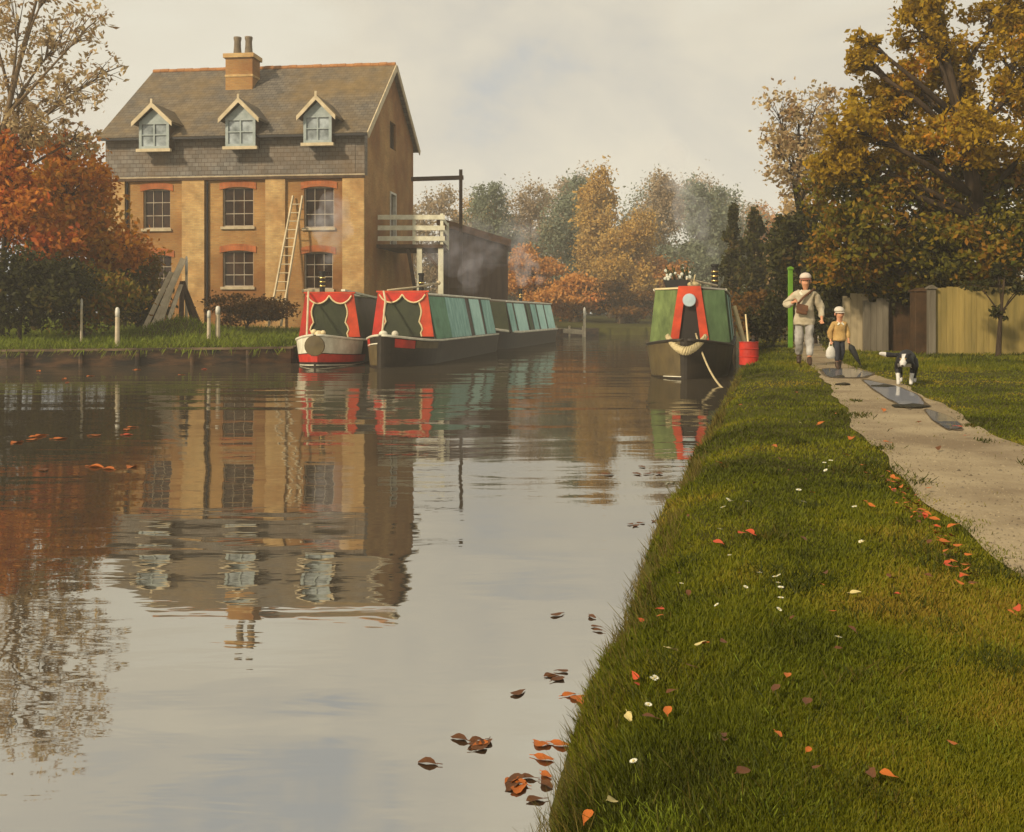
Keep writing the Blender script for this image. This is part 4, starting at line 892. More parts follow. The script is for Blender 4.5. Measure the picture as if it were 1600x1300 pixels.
tree('red_tree', 'red leaved tree low at the far left, in front of the orange one', 'tree', b,
     [pxb(b, px, py, rx, ry, n, dd) for px, py, rx, ry, n, dd in [(25, 270, 45, 40, 1300, 0), (45, 330, 50, 40, 1500, -.3), (0, 340, 60, 55, 1500, .3), (75, 385, 42, 34, 900, -.4), (10, 235, 40, 26, 500, .2), (-50, 280, 60, 60, 1400, 0)]], L_red, .2, tr=.12, seed=7, sub=18)
for i, (px, py, rx, ry, n, d, lm, lab, name, size) in enumerate([
    (30, 450, 95, 66, 7000, 31.4, L_dark, 'blackish bush at the far left edge above the bank', 'dark_bush', .17),
    (130, 462, 78, 58, 7000, 33.0, L_olive, 'dark green bush left of the leaning planks', 'dark_bush', .16),
    (195, 430, 52, 62, 4600, 38.5, L_olive, 'olive bush against the house wall under its left window', 'olive_bush', .16),
    (215, 480, 46, 32, 3400, 39.5, L_dark, 'low dark bush right behind the leaning planks', 'dark_bush', .14),
    (385, 484, 74, 24, 4200, 43.0, L_brown, 'low russet undergrowth at the foot of the house', 'russet_bush', .14)]):
    X = (px - 800)/FPX*d; b = (X, d, gz(X, d))
    shrub(name, lab, 'bush', b, [pxb(b, px + rx*.45*math.cos(k*2.1), py + ry*.42*math.sin(k*2.1), rx*.62, ry*.62, n//4, .5*math.sin(k*3)) for k in range(4)], lm, size, seed=20 + i, sub=18)

# right side: cypresses, garden trees, the great oak over the fence
for px, tp, bt, hw, d, lab in [(1146, 326, 478, 15, 44, 'slim dark cypress, narrower of the two behind the green boat'), (1178, 334, 490, 21, 43, 'broad dark cypress nearer the walkers of the pair behind the green boat')]:
    X = (px - 800)/FPX*d; b = (X, d, gz(X, d)); bl = []
    for k in range(9):
        f = k/8; bl.append(pxb(b, px + hw*.3*math.sin(k*2.4), tp + 8 + (bt - tp - 16)*f, hw*(.45 + .55*min(1, f*1.6)), (bt - tp)*.085, 520, .2*math.sin(k)))
    tree('cypress', lab, 'tree', b, bl, L_dark, .2, tr=.13, seed=int(px), sub=12, sig=.3, group='pair of dark cypresses')
for i, (name, cat, lab, d, lm, size, bl) in enumerate([
    ('garden_tree', 'tree', 'yellow olive tree with thin wispy twigs left of the great tree', 36, L_tan, .17, [(1215, 175, 38, 34, 330), (1250, 210, 42, 34, 650), (1235, 255, 46, 30, 700), (1275, 165, 40, 36, 600), (1285, 235, 40, 40, 900), (1215, 225, 26, 20, 200), (1260, 290, 44, 24, 700)]),
    ('garden_tree', 'tree', 'dark green round tree behind the adult walker', 34, L_dark, .17, [(1240, 375, 36, 38, 2600), (1285, 400, 46, 40, 2800), (1245, 430, 42, 40, 2600), (1275, 350, 34, 30, 1800), (1225, 400, 24, 30, 1200), (1330, 420, 46, 46, 2000), (1290, 470, 50, 40, 1800)]),
    ('garden_bush', 'bush', 'dark brown bush on the bank left of the adult walker', 31, L_dark, .13, [(1222, 470, 26, 30, 1300), (1212, 505, 24, 22, 900), (1190, 500, 24, 30, 1000)]),
    ('garden_bush', 'bush', 'russet bush far along the towpath behind the red drum', 40, L_brown, .16, [(1180, 480, 34, 26, 1400), (1205, 500, 30, 22, 1000), (1165, 500, 24, 20, 700)]),
    ('hedge_bush', 'bush', 'dark bush between the child and the grey palings', 28, L_dark, .13, [(1300, 490, 30, 36, 1500), (1345, 470, 40, 34, 1500), (1390, 460, 44, 40, 1700), (1290, 450, 30, 36, 1200)])]):
    px = np.mean([q[0] for q in bl]); X = (px - 800)/FPX*d; b = (X, d, gz(X, d))
    tree(name, lab, cat, b, [pxb(b, *q[:4], q[4], .6*math.sin(k*2.2)) for k, q in enumerate(bl)], lm, size, tr=.15 if cat == 'tree' else .06, bark=m_bark, seed=60 + i, sub=18, sig=.24)
B = (11.1, 27.0); b = (B[0], B[1], gz(*B))
tree('great_oak', 'huge gold and olive autumn tree spreading over the fence', 'tree', b,
     [pxb(b, *q[:4], q[4], q[5]) for q in [(1400, 330, 95, 70, 6760, -1), (1330, 300, 62, 60, 4680, .5), (1480, 300, 90, 70, 6760, .5), (1560, 330, 80, 80, 6240, -1), (1400, 400, 90, 46, 5460, .5), (1500, 395, 90, 50, 5460, -1.5), (1330, 390, 60, 50, 3900, -.5), (1590, 410, 60, 50, 3380, 1), (1455, 450, 70, 24, 2210, 0), (1380, 448, 50, 22, 1560, .5)]],
     L_olive, .14, tr=.36, seed=77, sub=30, sig=.19, lean=(.35, 0))
B = (12.4, 25.6); b = (B[0], B[1], gz(*B))
tree('gold_oak', 'tall gold leaved tree rising out of the top of the picture, behind the fence', 'tree', b,
     [pxb(b, *q[:4], q[4], q[5]) for q in [(1350, 100, 34, 28, 1190, 0), (1375, 160, 56, 36, 2527, .5), (1340, 200, 50, 40, 2527, -.5), (1430, 130, 60, 50, 3420, .8), (1450, 50, 52, 60, 3271, 0), (1350, 60, 24, 18, 385, 0), (1500, 120, 50, 60, 2676, .5), (1530, 215, 70, 50, 3866, -1), (1430, 220, 66, 40, 3420, .6), (1590, 90, 50, 90, 3866, 0), (1570, 10, 70, 40, 2825, .5), (1640, 200, 70, 90, 3866, 0), (1330, 245, 46, 34, 2230, 0), (1450, -20, 60, 40, 2230, 0), (1300, 260, 40, 26, 1190, .3), (1690, 60, 80, 100, 3570, 0)]],
     L_gold, .135, tr=.30, seed=78, sub=30, sig=.15, lean=(-.3, 0), shell=.35)
# fence, palings and gate posts
m_fy = mat('yellow ochre fence boards', (0.36, 0.265, 0.08), (0.17, 0.135, 0.04), .55, .8, .012, 7, stretch=(5, 5, .5))
m_fg = mat('grey fence palings', (0.19, 0.165, 0.12), (0.095, 0.08, 0.055), .8, .85, .012, 7, stretch=(5, 5, .5))
m_fp = mat('pale fence palings', (0.44, 0.36, 0.22), (0.27, 0.22, 0.13), .8, .85, .012, 7, stretch=(5, 5, .5))
def fence(lab, px0, px1, tp, d, m, name='wooden_fence', bw=.15, ragged=.05):
    x0, x1 = (px0 - 800)/FPX*d, (px1 - 800)/FPX*d; z0 = gz((x0 + x1)/2, d); h = at(0, tp, d).z - z0
    o = empty(name, (x0, d, z0)); tag(o, lab, 'fence'); mb = MB(); x = 0; rnd = random.Random(px0)
    while x < x1 - x0:
        w = bw*rnd.uniform(.85, 1.1); hh = h - ragged*rnd.random(); y = rnd.uniform(-.008, .008); mb.box((x, y, -.15), (x + w - .005, y + .022, hh)); x += w
    mb.build('boards', m, o)
    for f in (.22, .78): mb = MB(); mb.beam((0, .07, h*f), (x1 - x0, .07, h*f), .05, .09); mb.build('rail', m, o)
    for k in range(int((x1 - x0)/1.8) + 1): mb = MB(); mb.box((k*1.8, .1, -.2), (k*1.8 + .1, .2, h*.95)); mb.build('post', m, o)
    return o
fence('ochre yellow vertical board fence under the big tree', 1462, 1760, 447, 25.0, m_fy)
fence('grey weathered palings between the child and dark gate posts', 1352, 1384, 465, 26.8, m_fg, ragged=.12)
fence('pale broken palings just behind the child', 1320, 1348, 458, 27.2, m_fp, ragged=.22, bw=.17)
fence('dark brown fence panel in shade beside the tall gate post', 1384, 1428, 470, 27.0, m_darkwood, ragged=.1)
for px, w, tp, pb, d, m, lab in [(1437, .36, 452, 548, 25.6, m_darkwood, 'wide dark gate post left of the yellow fence'), (1455, .17, 448, 552, 25.0, m_fg, 'narrow grey post against the end of the yellow fence')]:
    X = (px - 800)/FPX*d; z0 = gz(X, d); h = at(0, tp, d).z - z0; o = empty('gate_post', (X, d, z0)); tag(o, lab, 'post')
    mb = MB(); mb.box((-w/2, -w/2, -.3), (w/2, w/2, h - .06)); mb.build('post', m, o, bevel=.015)
    mb = MB(); mb.prism([(-w/2 - .03, h - .057), (w/2 + .03, h - .057), (w/2 + .03, h - .03), (0, h + .04), (-w/2 - .03, h - .03)], 'y', -w/2 - .03, w/2 + .03); mb.build('cap', m, o)
# small clipped tree in front of the fence
B = (11.2, 23.6); b = (B[0], B[1], gz(*B)); 
tree('young_tree', 'small dark tree with level branches in front of the yellow fence', 'tree', b, [pxb(b, *q) for q in [(1530, 446, 30, 7, 260), (1590, 452, 34, 9, 300), (1560, 425, 10, 12, 200), (1562, 490, 12, 9, 200), (1610, 440, 22, 10, 200)]], L_dark, .1, tr=.075, seed=91, sub=8)
# dark gap round a garden gate behind the adult

# ------------------------------------------------------------------ people and dog
def skin(name, nodes, edges, m, parent=None, sub=2, root=0, paint=None, folds=0):
    keys = list(nodes); ix = {k: i for i, k in enumerate(keys)}
    me = bpy.data.meshes.new(name); me.from_pydata([nodes[k][:3] for k in keys], [(ix[a], ix[b]) for a, b in edges], []); me.update()
    o = bpy.data.objects.new(name, me); COL.objects.link(o)
    sk = o.modifiers.new('skin', 'SKIN'); sk.use_smooth_shade = True; sk.branch_smoothing = .4
    lay = me.skin_vertices[0].data if me.skin_vertices else None
    if lay is None:
        bm = bmesh.new(); bm.from_mesh(me); bm.verts.layers.skin.verify(); bm.to_mesh(me); bm.free(); lay = me.skin_vertices[0].data
    for i, k in enumerate(keys):
        r = nodes[k][3:]; lay[i].radius = (r[0], r[1] if len(r) > 1 else r[0]); lay[i].use_root = (i == root)
    ss = o.modifiers.new('sub', 'SUBSURF'); ss.levels = ss.render_levels = sub
    if folds:
        tx = bpy.data.textures.new('folds', 'CLOUDS'); tx.noise_scale = .16; tx.noise_depth = 2
        dp_ = o.modifiers.new('folds', 'DISPLACE'); dp_.texture = tx; dp_.strength = folds; dp_.mid_level = .5; dp_.texture_coords = 'LOCAL'
    dg = bpy.context.evaluated_depsgraph_get(); dg.update()
    new = bpy.data.meshes.new_from_object(o.evaluated_get(dg)); o.modifiers.clear(); o.data = new; bpy.data.meshes.remove(me)
    new.materials.clear(); ms = m if isinstance(m, list) else [m]
    for q in ms: new.materials.append(q)
    if paint:
        for p in new.polygons: p.material_index = paint(p.center)
    new.polygons.foreach_set('use_smooth', [True]*len(new.polygons))
    if parent: o.parent = parent
    return o
m_skin = mat('skin', (0.60, 0.30, 0.17), (0.50, 0.23, 0.12), 9, .6, .001)
m_eye = mat('eye dark', (.03, .02, .015), None, 5, .3); m_lip = mat('lips', (.34, .10, .07), None, 9, .5)
m_boot = mat('brown boots', (.065, .035, .018), (.03, .018, .01), 7, .5, .003)
def person(name, label, loc, rz, S, hs, J, cloth, hand_curl):
    """J: joint positions for a 1.75 m figure, scaled by S; hs = head scale"""
    o = empty(name, loc, rz); tag(o, label, 'person', 'walkers on the towpath')
    g = lambda k: tuple(c*S for c in J[k]); r = lambda *v: tuple(q*S for q in v)
    hb = Vector(g('neck')); H = lambda x, y, z, *q: (hb.x + x*hs*S, hb.y + y*hs*S, hb.z + z*hs*S) + tuple(v*hs*S for v in q)
    N = {'pelvis': g('pelvis') + r(.12, .10), 'waist': g('waist') + r(.115, .09), 'chest': g('chest') + r(.14, .105), 'upper': tuple((Vector(g('chest'))*.45 + hb*.55)) + r(.10, .085), 'neck': g('neck') + r(.052),
         'jaw': H(0, -.018, .075, .080), 'face': H(0, -.005, .15, .104, .112), 'crown': H(0, .008, .225, .086), 'nose': H(0, -.112, .128, .018)}
    E = [('pelvis', 'waist'), ('waist', 'chest'), ('chest', 'upper'), ('upper', 'neck'), ('neck', 'jaw'), ('jaw', 'face'), ('face', 'crown'), ('face', 'nose')]
    for s in 'ab':                    # a = picture left, b = picture right
        sg = -1 if s == 'a' else 1
        N['sh' + s] = g('sh' + s) + r(.058); N['el' + s] = g('el' + s) + r(.042); N['wr' + s] = g('wr' + s) + r(.028)
        N['hip' + s] = g('hip' + s) + r(.085); N['kn' + s] = g('kn' + s) + r(.058); N['an' + s] = g('an' + s) + r(.038); N['toe' + s] = g('toe' + s) + r(.034)
        E += [('upper', 'sh' + s), ('sh' + s, 'el' + s), ('el' + s, 'wr' + s), ('pelvis', 'hip' + s), ('hip' + s, 'kn' + s), ('kn' + s, 'an' + s), ('an' + s, 'toe' + s)]
        w = Vector(g('wr' + s)); d = (w - Vector(g('el' + s))).normalized(); ax = d.cross(Vector((0, 1, 0))); ax = ax.normalized() if ax.length > .1 else Vector((1, 0, 0)); up = ax.cross(d).normalized()
        cu = up * (1 if up.y < 0 else -1)
        pm = w + d*.055*S; N['pa' + s] = tuple(pm) + r(.033, .02); E.append(('wr' + s, 'pa' + s))
        for k, (off, ln) in enumerate(((-.030, .062), (-.010, .074), (.010, .070), (.029, .055))):
            a = pm + ax*off*S + d*.035*S; b = a + d*ln*.5*S + cu*.008*S; c = b + (d*(1 - hand_curl) + cu*hand_curl).normalized()*ln*.5*S
            for q, p_, rr in (('1', a, .0105), ('2', b, .0095), ('3', c, .008)): N[f'f{s}{k}{q}'] = tuple(p_) + r(rr)
            E += [('pa' + s, f'f{s}{k}1'), (f'f{s}{k}1', f'f{s}{k}2'), (f'f{s}{k}2', f'f{s}{k}3')]
        a = pm + ax*sg*-.034*S; b = a + (ax*sg*-.6 + d*.7 + cu*.4).normalized()*.045*S
        N['th1' + s] = tuple(a) + r(.0125); N['th2' + s] = tuple(b) + r(.0095); E += [('pa' + s, 'th1' + s), ('th1' + s, 'th2' + s)]
    body = skin('body', N, E, m_skin, o)
    f = MB()
    for sx in (-1, 1): q = H(sx*.032, -.092, .158)[:3]; f.ball(q, .0115*hs*S, 8, 6)
    f.build('eyes', m_eye, o, smooth=True)
    f = MB(); q = H(0, -.088, .090)[:3]; f.ball(q, (.026*hs*S, .010*hs*S, .007*hs*S), 10, 6); f.build('mouth', m_lip, o, smooth=True)
    f = MB()
    for sx in (-1, 1): q = H(sx*.094, .010, .145)[:3]; f.ball(q, (.012*hs*S, .022*hs*S, .032*hs*S), 8, 6)
    f.build('ears', m_skin, o, smooth=True)
    # hair
    f = MB(); q = H(0, .036, .168)[:3]; f.ball(q, (.098*hs*S, .088*hs*S, .095*hs*S), 14, 10); f.build('hair', cloth['hair'], o, smooth=True)
    # jacket
    P = {'low': tuple(Vector(g('pelvis')) + Vector((0, 0, (cloth['hem'] - .07)*S))) + r(.225, .19), 'hem': tuple(Vector(g('pelvis')) + Vector((0, 0, cloth['hem']*S))) + r(.215, .18), 'waist': g('waist') + r(.20, .155), 'chest': g('chest') + r(.20, .155), 'upper': N['upper'][:3] + r(.135, .115), 'collar': tuple(hb + Vector((0, .01, -.015))*S) + r(.075)}
    Q = [('low', 'hem'), ('hem', 'waist'), ('waist', 'chest'), ('chest', 'upper'), ('upper', 'collar')]
    for s in 'ab':
        e, w = Vector(g('el' + s)), Vector(g('wr' + s)); P['sh' + s] = g('sh' + s) + r(.090); P['el' + s] = tuple(e) + r(.084); P['wr' + s] = tuple(e.lerp(w, .9)) + r(.055)
        Q += [('upper', 'sh' + s), ('sh' + s, 'el' + s), ('el' + s, 'wr' + s)]
    skin('jacket', P, Q, cloth['jacket'], o, sub=3, folds=.075*S)
    # trousers, one leg of each
    P = {'pelvis': g('pelvis') + r(.10, .09)}; Q = []
    for s in 'ab':
        P['hip' + s] = g('hip' + s) + r(.100); P['kn' + s] = g('kn' + s) + r(.085); P['an' + s] = tuple(Vector(g('kn' + s)).lerp(Vector(g('an' + s)), cloth['leg'])) + r(.075)
        Q += [('pelvis', 'hip' + s), ('hip' + s, 'kn' + s), ('kn' + s, 'an' + s)]
    skin('trousers', P, Q, cloth['trousers'], o, sub=3, folds=.055*S)
    for s in 'ab':
        k, a, t = Vector(g('kn' + s)), Vector(g('an' + s)), Vector(g('toe' + s))
        skin('boot', {'t': tuple(k.lerp(a, cloth['leg'] - .08)) + r(.066), 'a': tuple(a) + r(.060), 'h': tuple(a + Vector((0, .03, -.035))*S) + r(.052), 'm': tuple(a.lerp(t, .6)) + r(.05), 'e': tuple(t + (t - a)*.15) + r(.046)}, [('t', 'a'), ('a', 'm'), ('m', 'e'), ('a', 'h')], m_boot, o)
    # cap
    f = MB(); q = H(0, .014, .212)[:3]
    f.lathe([(.100, -.005), (.106, .012), (.100, .045), (.075, .08), (.04, .098), (.005, .103)], (0, 0, 0), 18, 1, 1.05); f.v = [(q[0] + x*hs*S, q[1] + y*hs*S, q[2] + z*hs*S) for x, y, z in f.v]
    c = f.build('cap', cloth['cap'], o, smooth=True)
    f = MB(); V = []
    for k in range(9):
        an = math.pi*(1.12 + .76*k/8); V += [(.100*math.cos(an), .105*math.sin(an), -.012), (.112*math.cos(an), .105*math.sin(an) - .065*math.sin(math.pi*k/8), -.028)]
    V += [(x, y, z - .008) for x, y, z in V]; n = 18
    f.add([(q[0] + x*hs*S, q[1] + y*hs*S, q[2] + z*hs*S) for x, y, z in V], [(2*i, 2*i+1, 2*i+3, 2*i+2) for i in range(8)] + [(n+2*i, n+2*i+2, n+2*i+3, n+2*i+1) for i in range(8)] + [(2*i+1, n+2*i+1, n+2*i+3, 2*i+3) for i in range(8)])
    f.build('visor', cloth['visor'], c)
    if 'collar' in cloth:
        f = MB()
        for sx in (-1, 1):
            a = hb + Vector((sx*.075, -.03, .005))*S; f.add([tuple(a), tuple(hb + Vector((sx*.015, -.10, -.06))*S), tuple(hb + Vector((sx*.085, -.115, -.115))*S), tuple(hb + Vector((sx*.125, -.055, -.045))*S)], [(0, 1, 2, 3)])
        cl = f.build('collar', cloth['collar'], o); sm = cl.modifiers.new('solid', 'SOLIDIFY'); sm.thickness = .014*S
    return o
J = {'pelvis': (0, 0, .95), 'waist': (.0, -.01, 1.10), 'chest': (.01, -.015, 1.30), 'neck': (.03, -.02, 1.485), 'sha': (-.175, .0, 1.415), 'shb': (.20, .0, 1.405),
     'ela': (-.375, .05, 1.16), 'wra': (-.20, -.20, 1.24), 'elb': (.33, .06, 1.13), 'wrb': (.335, -.07, .92),
     'hipa': (-.09, .0, .89), 'hipb': (.09, -.01, .89), 'kna': (-.085, .02, .49), 'knb': (.10, -.13, .50), 'ana': (-.085, .22, .12), 'anb': (.10, -.17, .09), 'toea': (-.09, .14, .035), 'toeb': (.105, -.31, .035)}
m_jk = mat('pale grey jacket', (.52, .46, .34), (.30, .25, .16), 3.2, .85, .06, 7); m_tr = mat('light grey trousers', (.46, .45, .42), (.22, .20, .18), 3, .85, .05, 7, stretch=(1, 1, .5))
ap = on(1256, 571, .5); S1 = 138/1.74/FPX*ap.y
adult = person('person', 'adult in white cap and pale jacket with one hand raised to a brown bag strap', (ap.x, ap.y, .506), R(-14), S1, 1.08, J,
       dict(hair=mat('grey hair', (.20, .16, .12), None, 20, .7), jacket=m_jk, trousers=m_tr, leg=.80, hem=-.12, cap=mat('white cap cloth', (.62, .54, .46), (.48, .38, .30), 8, .8), visor=mat('dull red visor', (.36, .13, .08), None, 8, .8), collar=m_wht), .75)
# brown shoulder bag hanging in front
def P1(x, y, z): return Vector((x*S1, y*S1, z*S1))
m_lea = mat('brown leather', (.14, .06, .025), (.07, .03, .014), 6, .5, .005)
o = empty('shoulder_bag', Vector((ap.x, ap.y, .506)), R(-14)); tag(o, 'brown shoulder bag slung across the front of the adult in the pale jacket', 'bag')
mb = MB(); mb.prism([(-.16*S1, 1.02*S1), (.06*S1, .98*S1), (.07*S1, 1.16*S1), (-.13*S1, 1.21*S1)], 'y', -.265*S1, -.185*S1); mb.build('pouch', m_lea, o, bevel=.03)
mb = MB(); mb.prism([(-.155*S1, 1.11*S1), (.07*S1, 1.06*S1), (.075*S1, 1.17*S1), (-.135*S1, 1.22*S1)], 'y', -.276*S1, -.268*S1); mb.build('flap', m_lea, o)
mb = MB(); mb.tube([P1(-.13, -.22, 1.19), P1(-.02, -.205, 1.33), P1(.12, -.14, 1.44), P1(.19, -.02, 1.50), P1(.16, .09, 1.45)], .024*S1, 6); mb.build('strap', m_lea, o, smooth=True)
# child
J2 = dict(J); J2.update({'pelvis': (0, 0, .90), 'waist': (0, -.01, 1.04), 'chest': (0, -.02, 1.24), 'neck': (.0, -.03, 1.40), 'sha': (-.16, 0, 1.33), 'shb': (.16, 0, 1.33), 'ela': (-.27, .03, 1.08), 'wra': (-.27, -.05, .85), 'elb': (.27, .05, 1.09), 'wrb': (.25, -.07, .87),
     'hipa': (-.085, 0, .84), 'hipb': (.085, 0, .84), 'kna': (-.10, -.12, .47), 'knb': (.085, .0, .46), 'ana': (-.10, -.10, .09), 'anb': (.08, .20, .13), 'toea': (-.105, -.24, .035), 'toeb': (.08, .13, .035)})
cp = on(1311, 576, .52); S2 = 97/1.80/FPX*cp.y
child = person('person', 'child in white cap and short tan jacket stepping along the path', (cp.x, cp.y, .506), R(4), S2, 1.36, J2,
       dict(hair=mat('brown hair', (.12, .06, .03), None, 20, .7), jacket=mat('tan yellow jacket', (.50, .33, .12), (.28, .16, .05), 4, .85, .05, 9), trousers=mat('dark blue trousers', (.035, .04, .05), (.022, .022, .028), 4, .85, .006, 9), leg=.62, hem=-.02, cap=mat('white wool hat', (.62, .58, .50), (.48, .42, .34), 9, .9, .004, 30), visor=mat('hat brim', (.55, .50, .42), None, 9, .9), collar=m_wht), .8)
hw = Vector((cp.x, cp.y, .506)) + Matrix.Rotation(R(4), 3, 'Z') @ (Vector(J2['wra'])*S2 + Vector((0, -.02, -.085))*S2)
o = empty('carrier_bag', hw, R(4)); tag(o, 'small white bag hanging from the hand of the child in the tan jacket', 'bag')
mb = MB(); mb.lathe([(.02, -.05), (.05, -.07), (.085, -.13), (.095, -.22), (.07, -.27), (.03, -.275)], (0, 0, 0), 14, 1, .6); mb.build('body', mat('white bag cloth', (.60, .58, .52), (.42, .40, .35), 6, .8, .01, 14), o, smooth=True)
mb = MB(); mb.tube([(-.03, 0, -.06), (-.02, 0, .01), (0, 0, .025), (.02, 0, .01), (.03, 0, -.06)], .010, 6); mb.build('handle', m_wht, o)
hw = Vector((cp.x, cp.y, .506)) + Matrix.Rotation(R(4), 3, 'Z') @ (Vector(J2['wrb'])*S2 + Vector((0, -.02, -.085))*S2)
o = empty('umbrella', hw); tag(o, 'dark furled umbrella trailing to the grass from the hand of the child', 'umbrella')
tip = at(1346, 573, cp.y - .1) - hw
mb = MB(); mb.tube([tip*-.06, tip*.12], .014, 8); mb.build('handle', m_darkwood, o)
mb = MB(); mb.tube([tip*.10, tip*.22, tip*.55, tip*.92], [.025, .058, .046, .014], 10); mb.build('canopy', mat('dark umbrella cloth', (.022, .024, .020), (.012, .012, .012), 5, .7, .004, 20), o, smooth=True)
mb = MB(); mb.tube([tip*.91, tip], .008, 6); mb.build('tip', m_iron, o)
# dog
N = {'belly': (0, .12, .375, .112, .12), 'rump': (0, .36, .40, .115, .115), 'chest': (0, -.15, .36, .125, .15), 'neck': (0, -.30, .385, .088), 'head': (0, -.41, .36, .078), 'muz': (0, -.51, .305, .044), 'nose': (0, -.565, .285, .027),
     't1': (-.02, .50, .41, .035), 't2': (-.17, .56, .39, .035), 't3': (-.30, .53, .40, .042), 't4': (-.40, .48, .42, .022)}
E = [('belly', 'rump'), ('belly', 'chest'), ('chest', 'neck'), ('neck', 'head'), ('head', 'muz'), ('muz', 'nose'), ('rump', 't1'), ('t1', 't2'), ('t2', 't3'), ('t3', 't4')]
for s, sg, st in (('a', -1, -.025), ('b', 1, .025)):
    N.update({'e1' + s: (sg*.06, -.385, .43, .026), 'e2' + s: (sg*.105, -.40, .455, .014), 's' + s: (sg*.095, -.16, .30, .058), 'el' + s: (sg*.10, -.10, .235, .042), 'w' + s: (sg*.085, -.15 + st, .115, .027), 'p' + s: (sg*.08, -.17 + st*1.4, .035, .027), 'q' + s: (sg*.08, -.215 + st*1.4, .022, .024),
              'h' + s: (sg*.085, .34, .34, .075), 'k' + s: (sg*.11, .25 - st, .235, .05), 'o' + s: (sg*.095, .42 - st, .14, .028), 'r' + s: (sg*.095, .40 - st, .035, .026), 'u' + s: (sg*.095, .355 - st, .022, .024)})
    E += [('head', 'e1' + s), ('e1' + s, 'e2' + s), ('chest', 's' + s), ('s' + s, 'el' + s), ('el' + s, 'w' + s), ('w' + s, 'p' + s), ('p' + s, 'q' + s), ('rump', 'h' + s), ('h' + s, 'k' + s), ('k' + s, 'o' + s), ('o' + s, 'r' + s), ('r' + s, 'u' + s)]
def coat(c):
    x, y, z = c
    if x < -.30 and y > .3: return 1
    if z < .17 and y < .1: return 1
    if z < .075: return 1
    if y < -.475 and z < .40: return 1
    if y < -.36 and abs(x) < .020: return 1
    if y < -.17 and z < .31 and abs(x) < .085: return 1
    return 0
dp = on(1415, 601, .5); dz = gz(dp.x, dp.y)
dog = empty('dog', (dp.x, dp.y, dz + .005), R(-25)); tag(dog, 'black and white collie dog walking on the grass beside the path', 'dog'); dog.scale = (1, 1, 1)
skin('body', N, E, [mat('black fur', (.022, .022, .026), (.010, .010, .012), 14, .6, .01, 60), mat('white fur', (.68, .66, .62), (.50, .48, .44), 14, .8, .008, 60)], dog, paint=coat)
mb = MB(); mb.ball((0, -.592, .293), (.020, .014, .015)); mb.build('nose', m_eye, dog, smooth=True)
mb = MB(); mb.ball((-.034, -.478, .385), .011); mb.ball((.034, -.478, .385), .011); mb.build('eyes', m_brass, dog, smooth=True)

# ------------------------------------------------------------------ grass, fallen leaves, daisies
def grass(name, px_r, py_r, n, z, hmin, hmax, wpx, m, seed, right=True, lean=.5):
    rng = np.random.default_rng(seed); px = rng.uniform(*px_r, n); py = rng.uniform(*py_r, n)
    d = FPX * (EYE - z) / (py - HZ); x = (px - 800)/FPX*d; y = d
    poly, line = (POLY_R, R_EDGE) if right else (POLY_L, L_EDGE)
    dr = sdist(x, y, poly, line) + (0.03*np.sin(y*2.3) + 0.025*np.sin(y*5.9 + 1) + 0.015*np.sin(y*13) - .03 if right else 0)
    pm = .05*np.sin(y*9 + x*5) + .07*rng.normal(size=n)*rng.random(n) + np.where(rng.random(n) < .03, .3*rng.normal(size=n), 0)
    keep = (dr > (.10 if right else .16)) & ~(in_path(x, y, -.03) & ~in_path(x, y, -10) if not right else (in_path(x + pm, y, -.02)))
    if not right: keep = dr > -.06
    x, y, dr, d = x[keep], y[keep], dr[keep], d[keep]; k = len(x); zz = ground(x, y)
    tuft = np.clip(wob(x*1.3 + 5, y*1.1) + wob(x*3.1, y*2.7 + 2)*.6, -1, 1)
    h = rng.uniform(hmin, hmax, k) * (1 + .45*tuft) * np.where((dr < .30) & right, 1.3, 1)
    w = np.maximum(.0022, wpx * d / FPX) * rng.uniform(.7, 1.3, k)
    a = rng.uniform(0, 2*np.pi, k); ux, uy = np.cos(a), np.sin(a)
    bl = rng.normal(size=(k, 2)) * lean * h[:, None]; bl[:, 0] -= np.where((dr < .35) & right, .2*h, -.15*h); bl[:, 1] -= np.where((dr < .2) & (not right), .9*h, 0)
    zz = np.where((dr < .5) & (not right), np.maximum(.50, zz), zz); hang = (dr < .06) & (not right); h = np.where(hang, -h*1.3, h); bl[:, 1] -= np.where(hang, .12, 0)
    b0 = np.stack([x - ux*w/2, y - uy*w/2, zz - .005], 1); b1_ = np.stack([x + ux*w/2, y + uy*w/2, zz - .005], 1)
    t0 = np.stack([x + bl[:, 0] + ux*w*.12, y + bl[:, 1] + uy*w*.12, zz + h], 1); t1 = np.stack([x + bl[:, 0] - ux*w*.12, y + bl[:, 1] - uy*w*.12, zz + h], 1)
    V = np.stack([b0, b1_, t0, t1], 1).reshape(-1, 3)
    return tag(np_mesh(name, V, np.arange(4*k).reshape(k, 4), m), 'short olive green grass', 'grass', kind='stuff')
G_right = leafmat('olive grass', [(.034, .038, .004), (.080, .094, .005), (.124, .134, .006), (.185, .175, .009), (.26, .18, .022)], .9, .25, .72, nr=(.34, .68), nd=7)
G_left = leafmat('bright bank grass', [(.060, .085, .007), (.14, .19, .012), (.19, .22, .018), (.11, .15, .012)], .5, .25, .5)
grass('grass', (790, 1900), (556, 1360), 380000, .5, .008, .024, 2.8, G_right, 1)
grass('grass', (1120, 1900), (530, 580), 40000, .5, .03, .07, 1.6, G_right, 2)
G_darktuft = leafmat('dark weed and shade tufts', [(.022, .028, .004), (.045, .055, .005), (.07, .075, .007), (.10, .07, .012)], 1.5, .2, .4)
G_dry = leafmat('dry edge grass', [(.045, .030, .008), (.10, .080, .016), (.17, .13, .03), (.07, .075, .010)], 1.6, .25, .5)
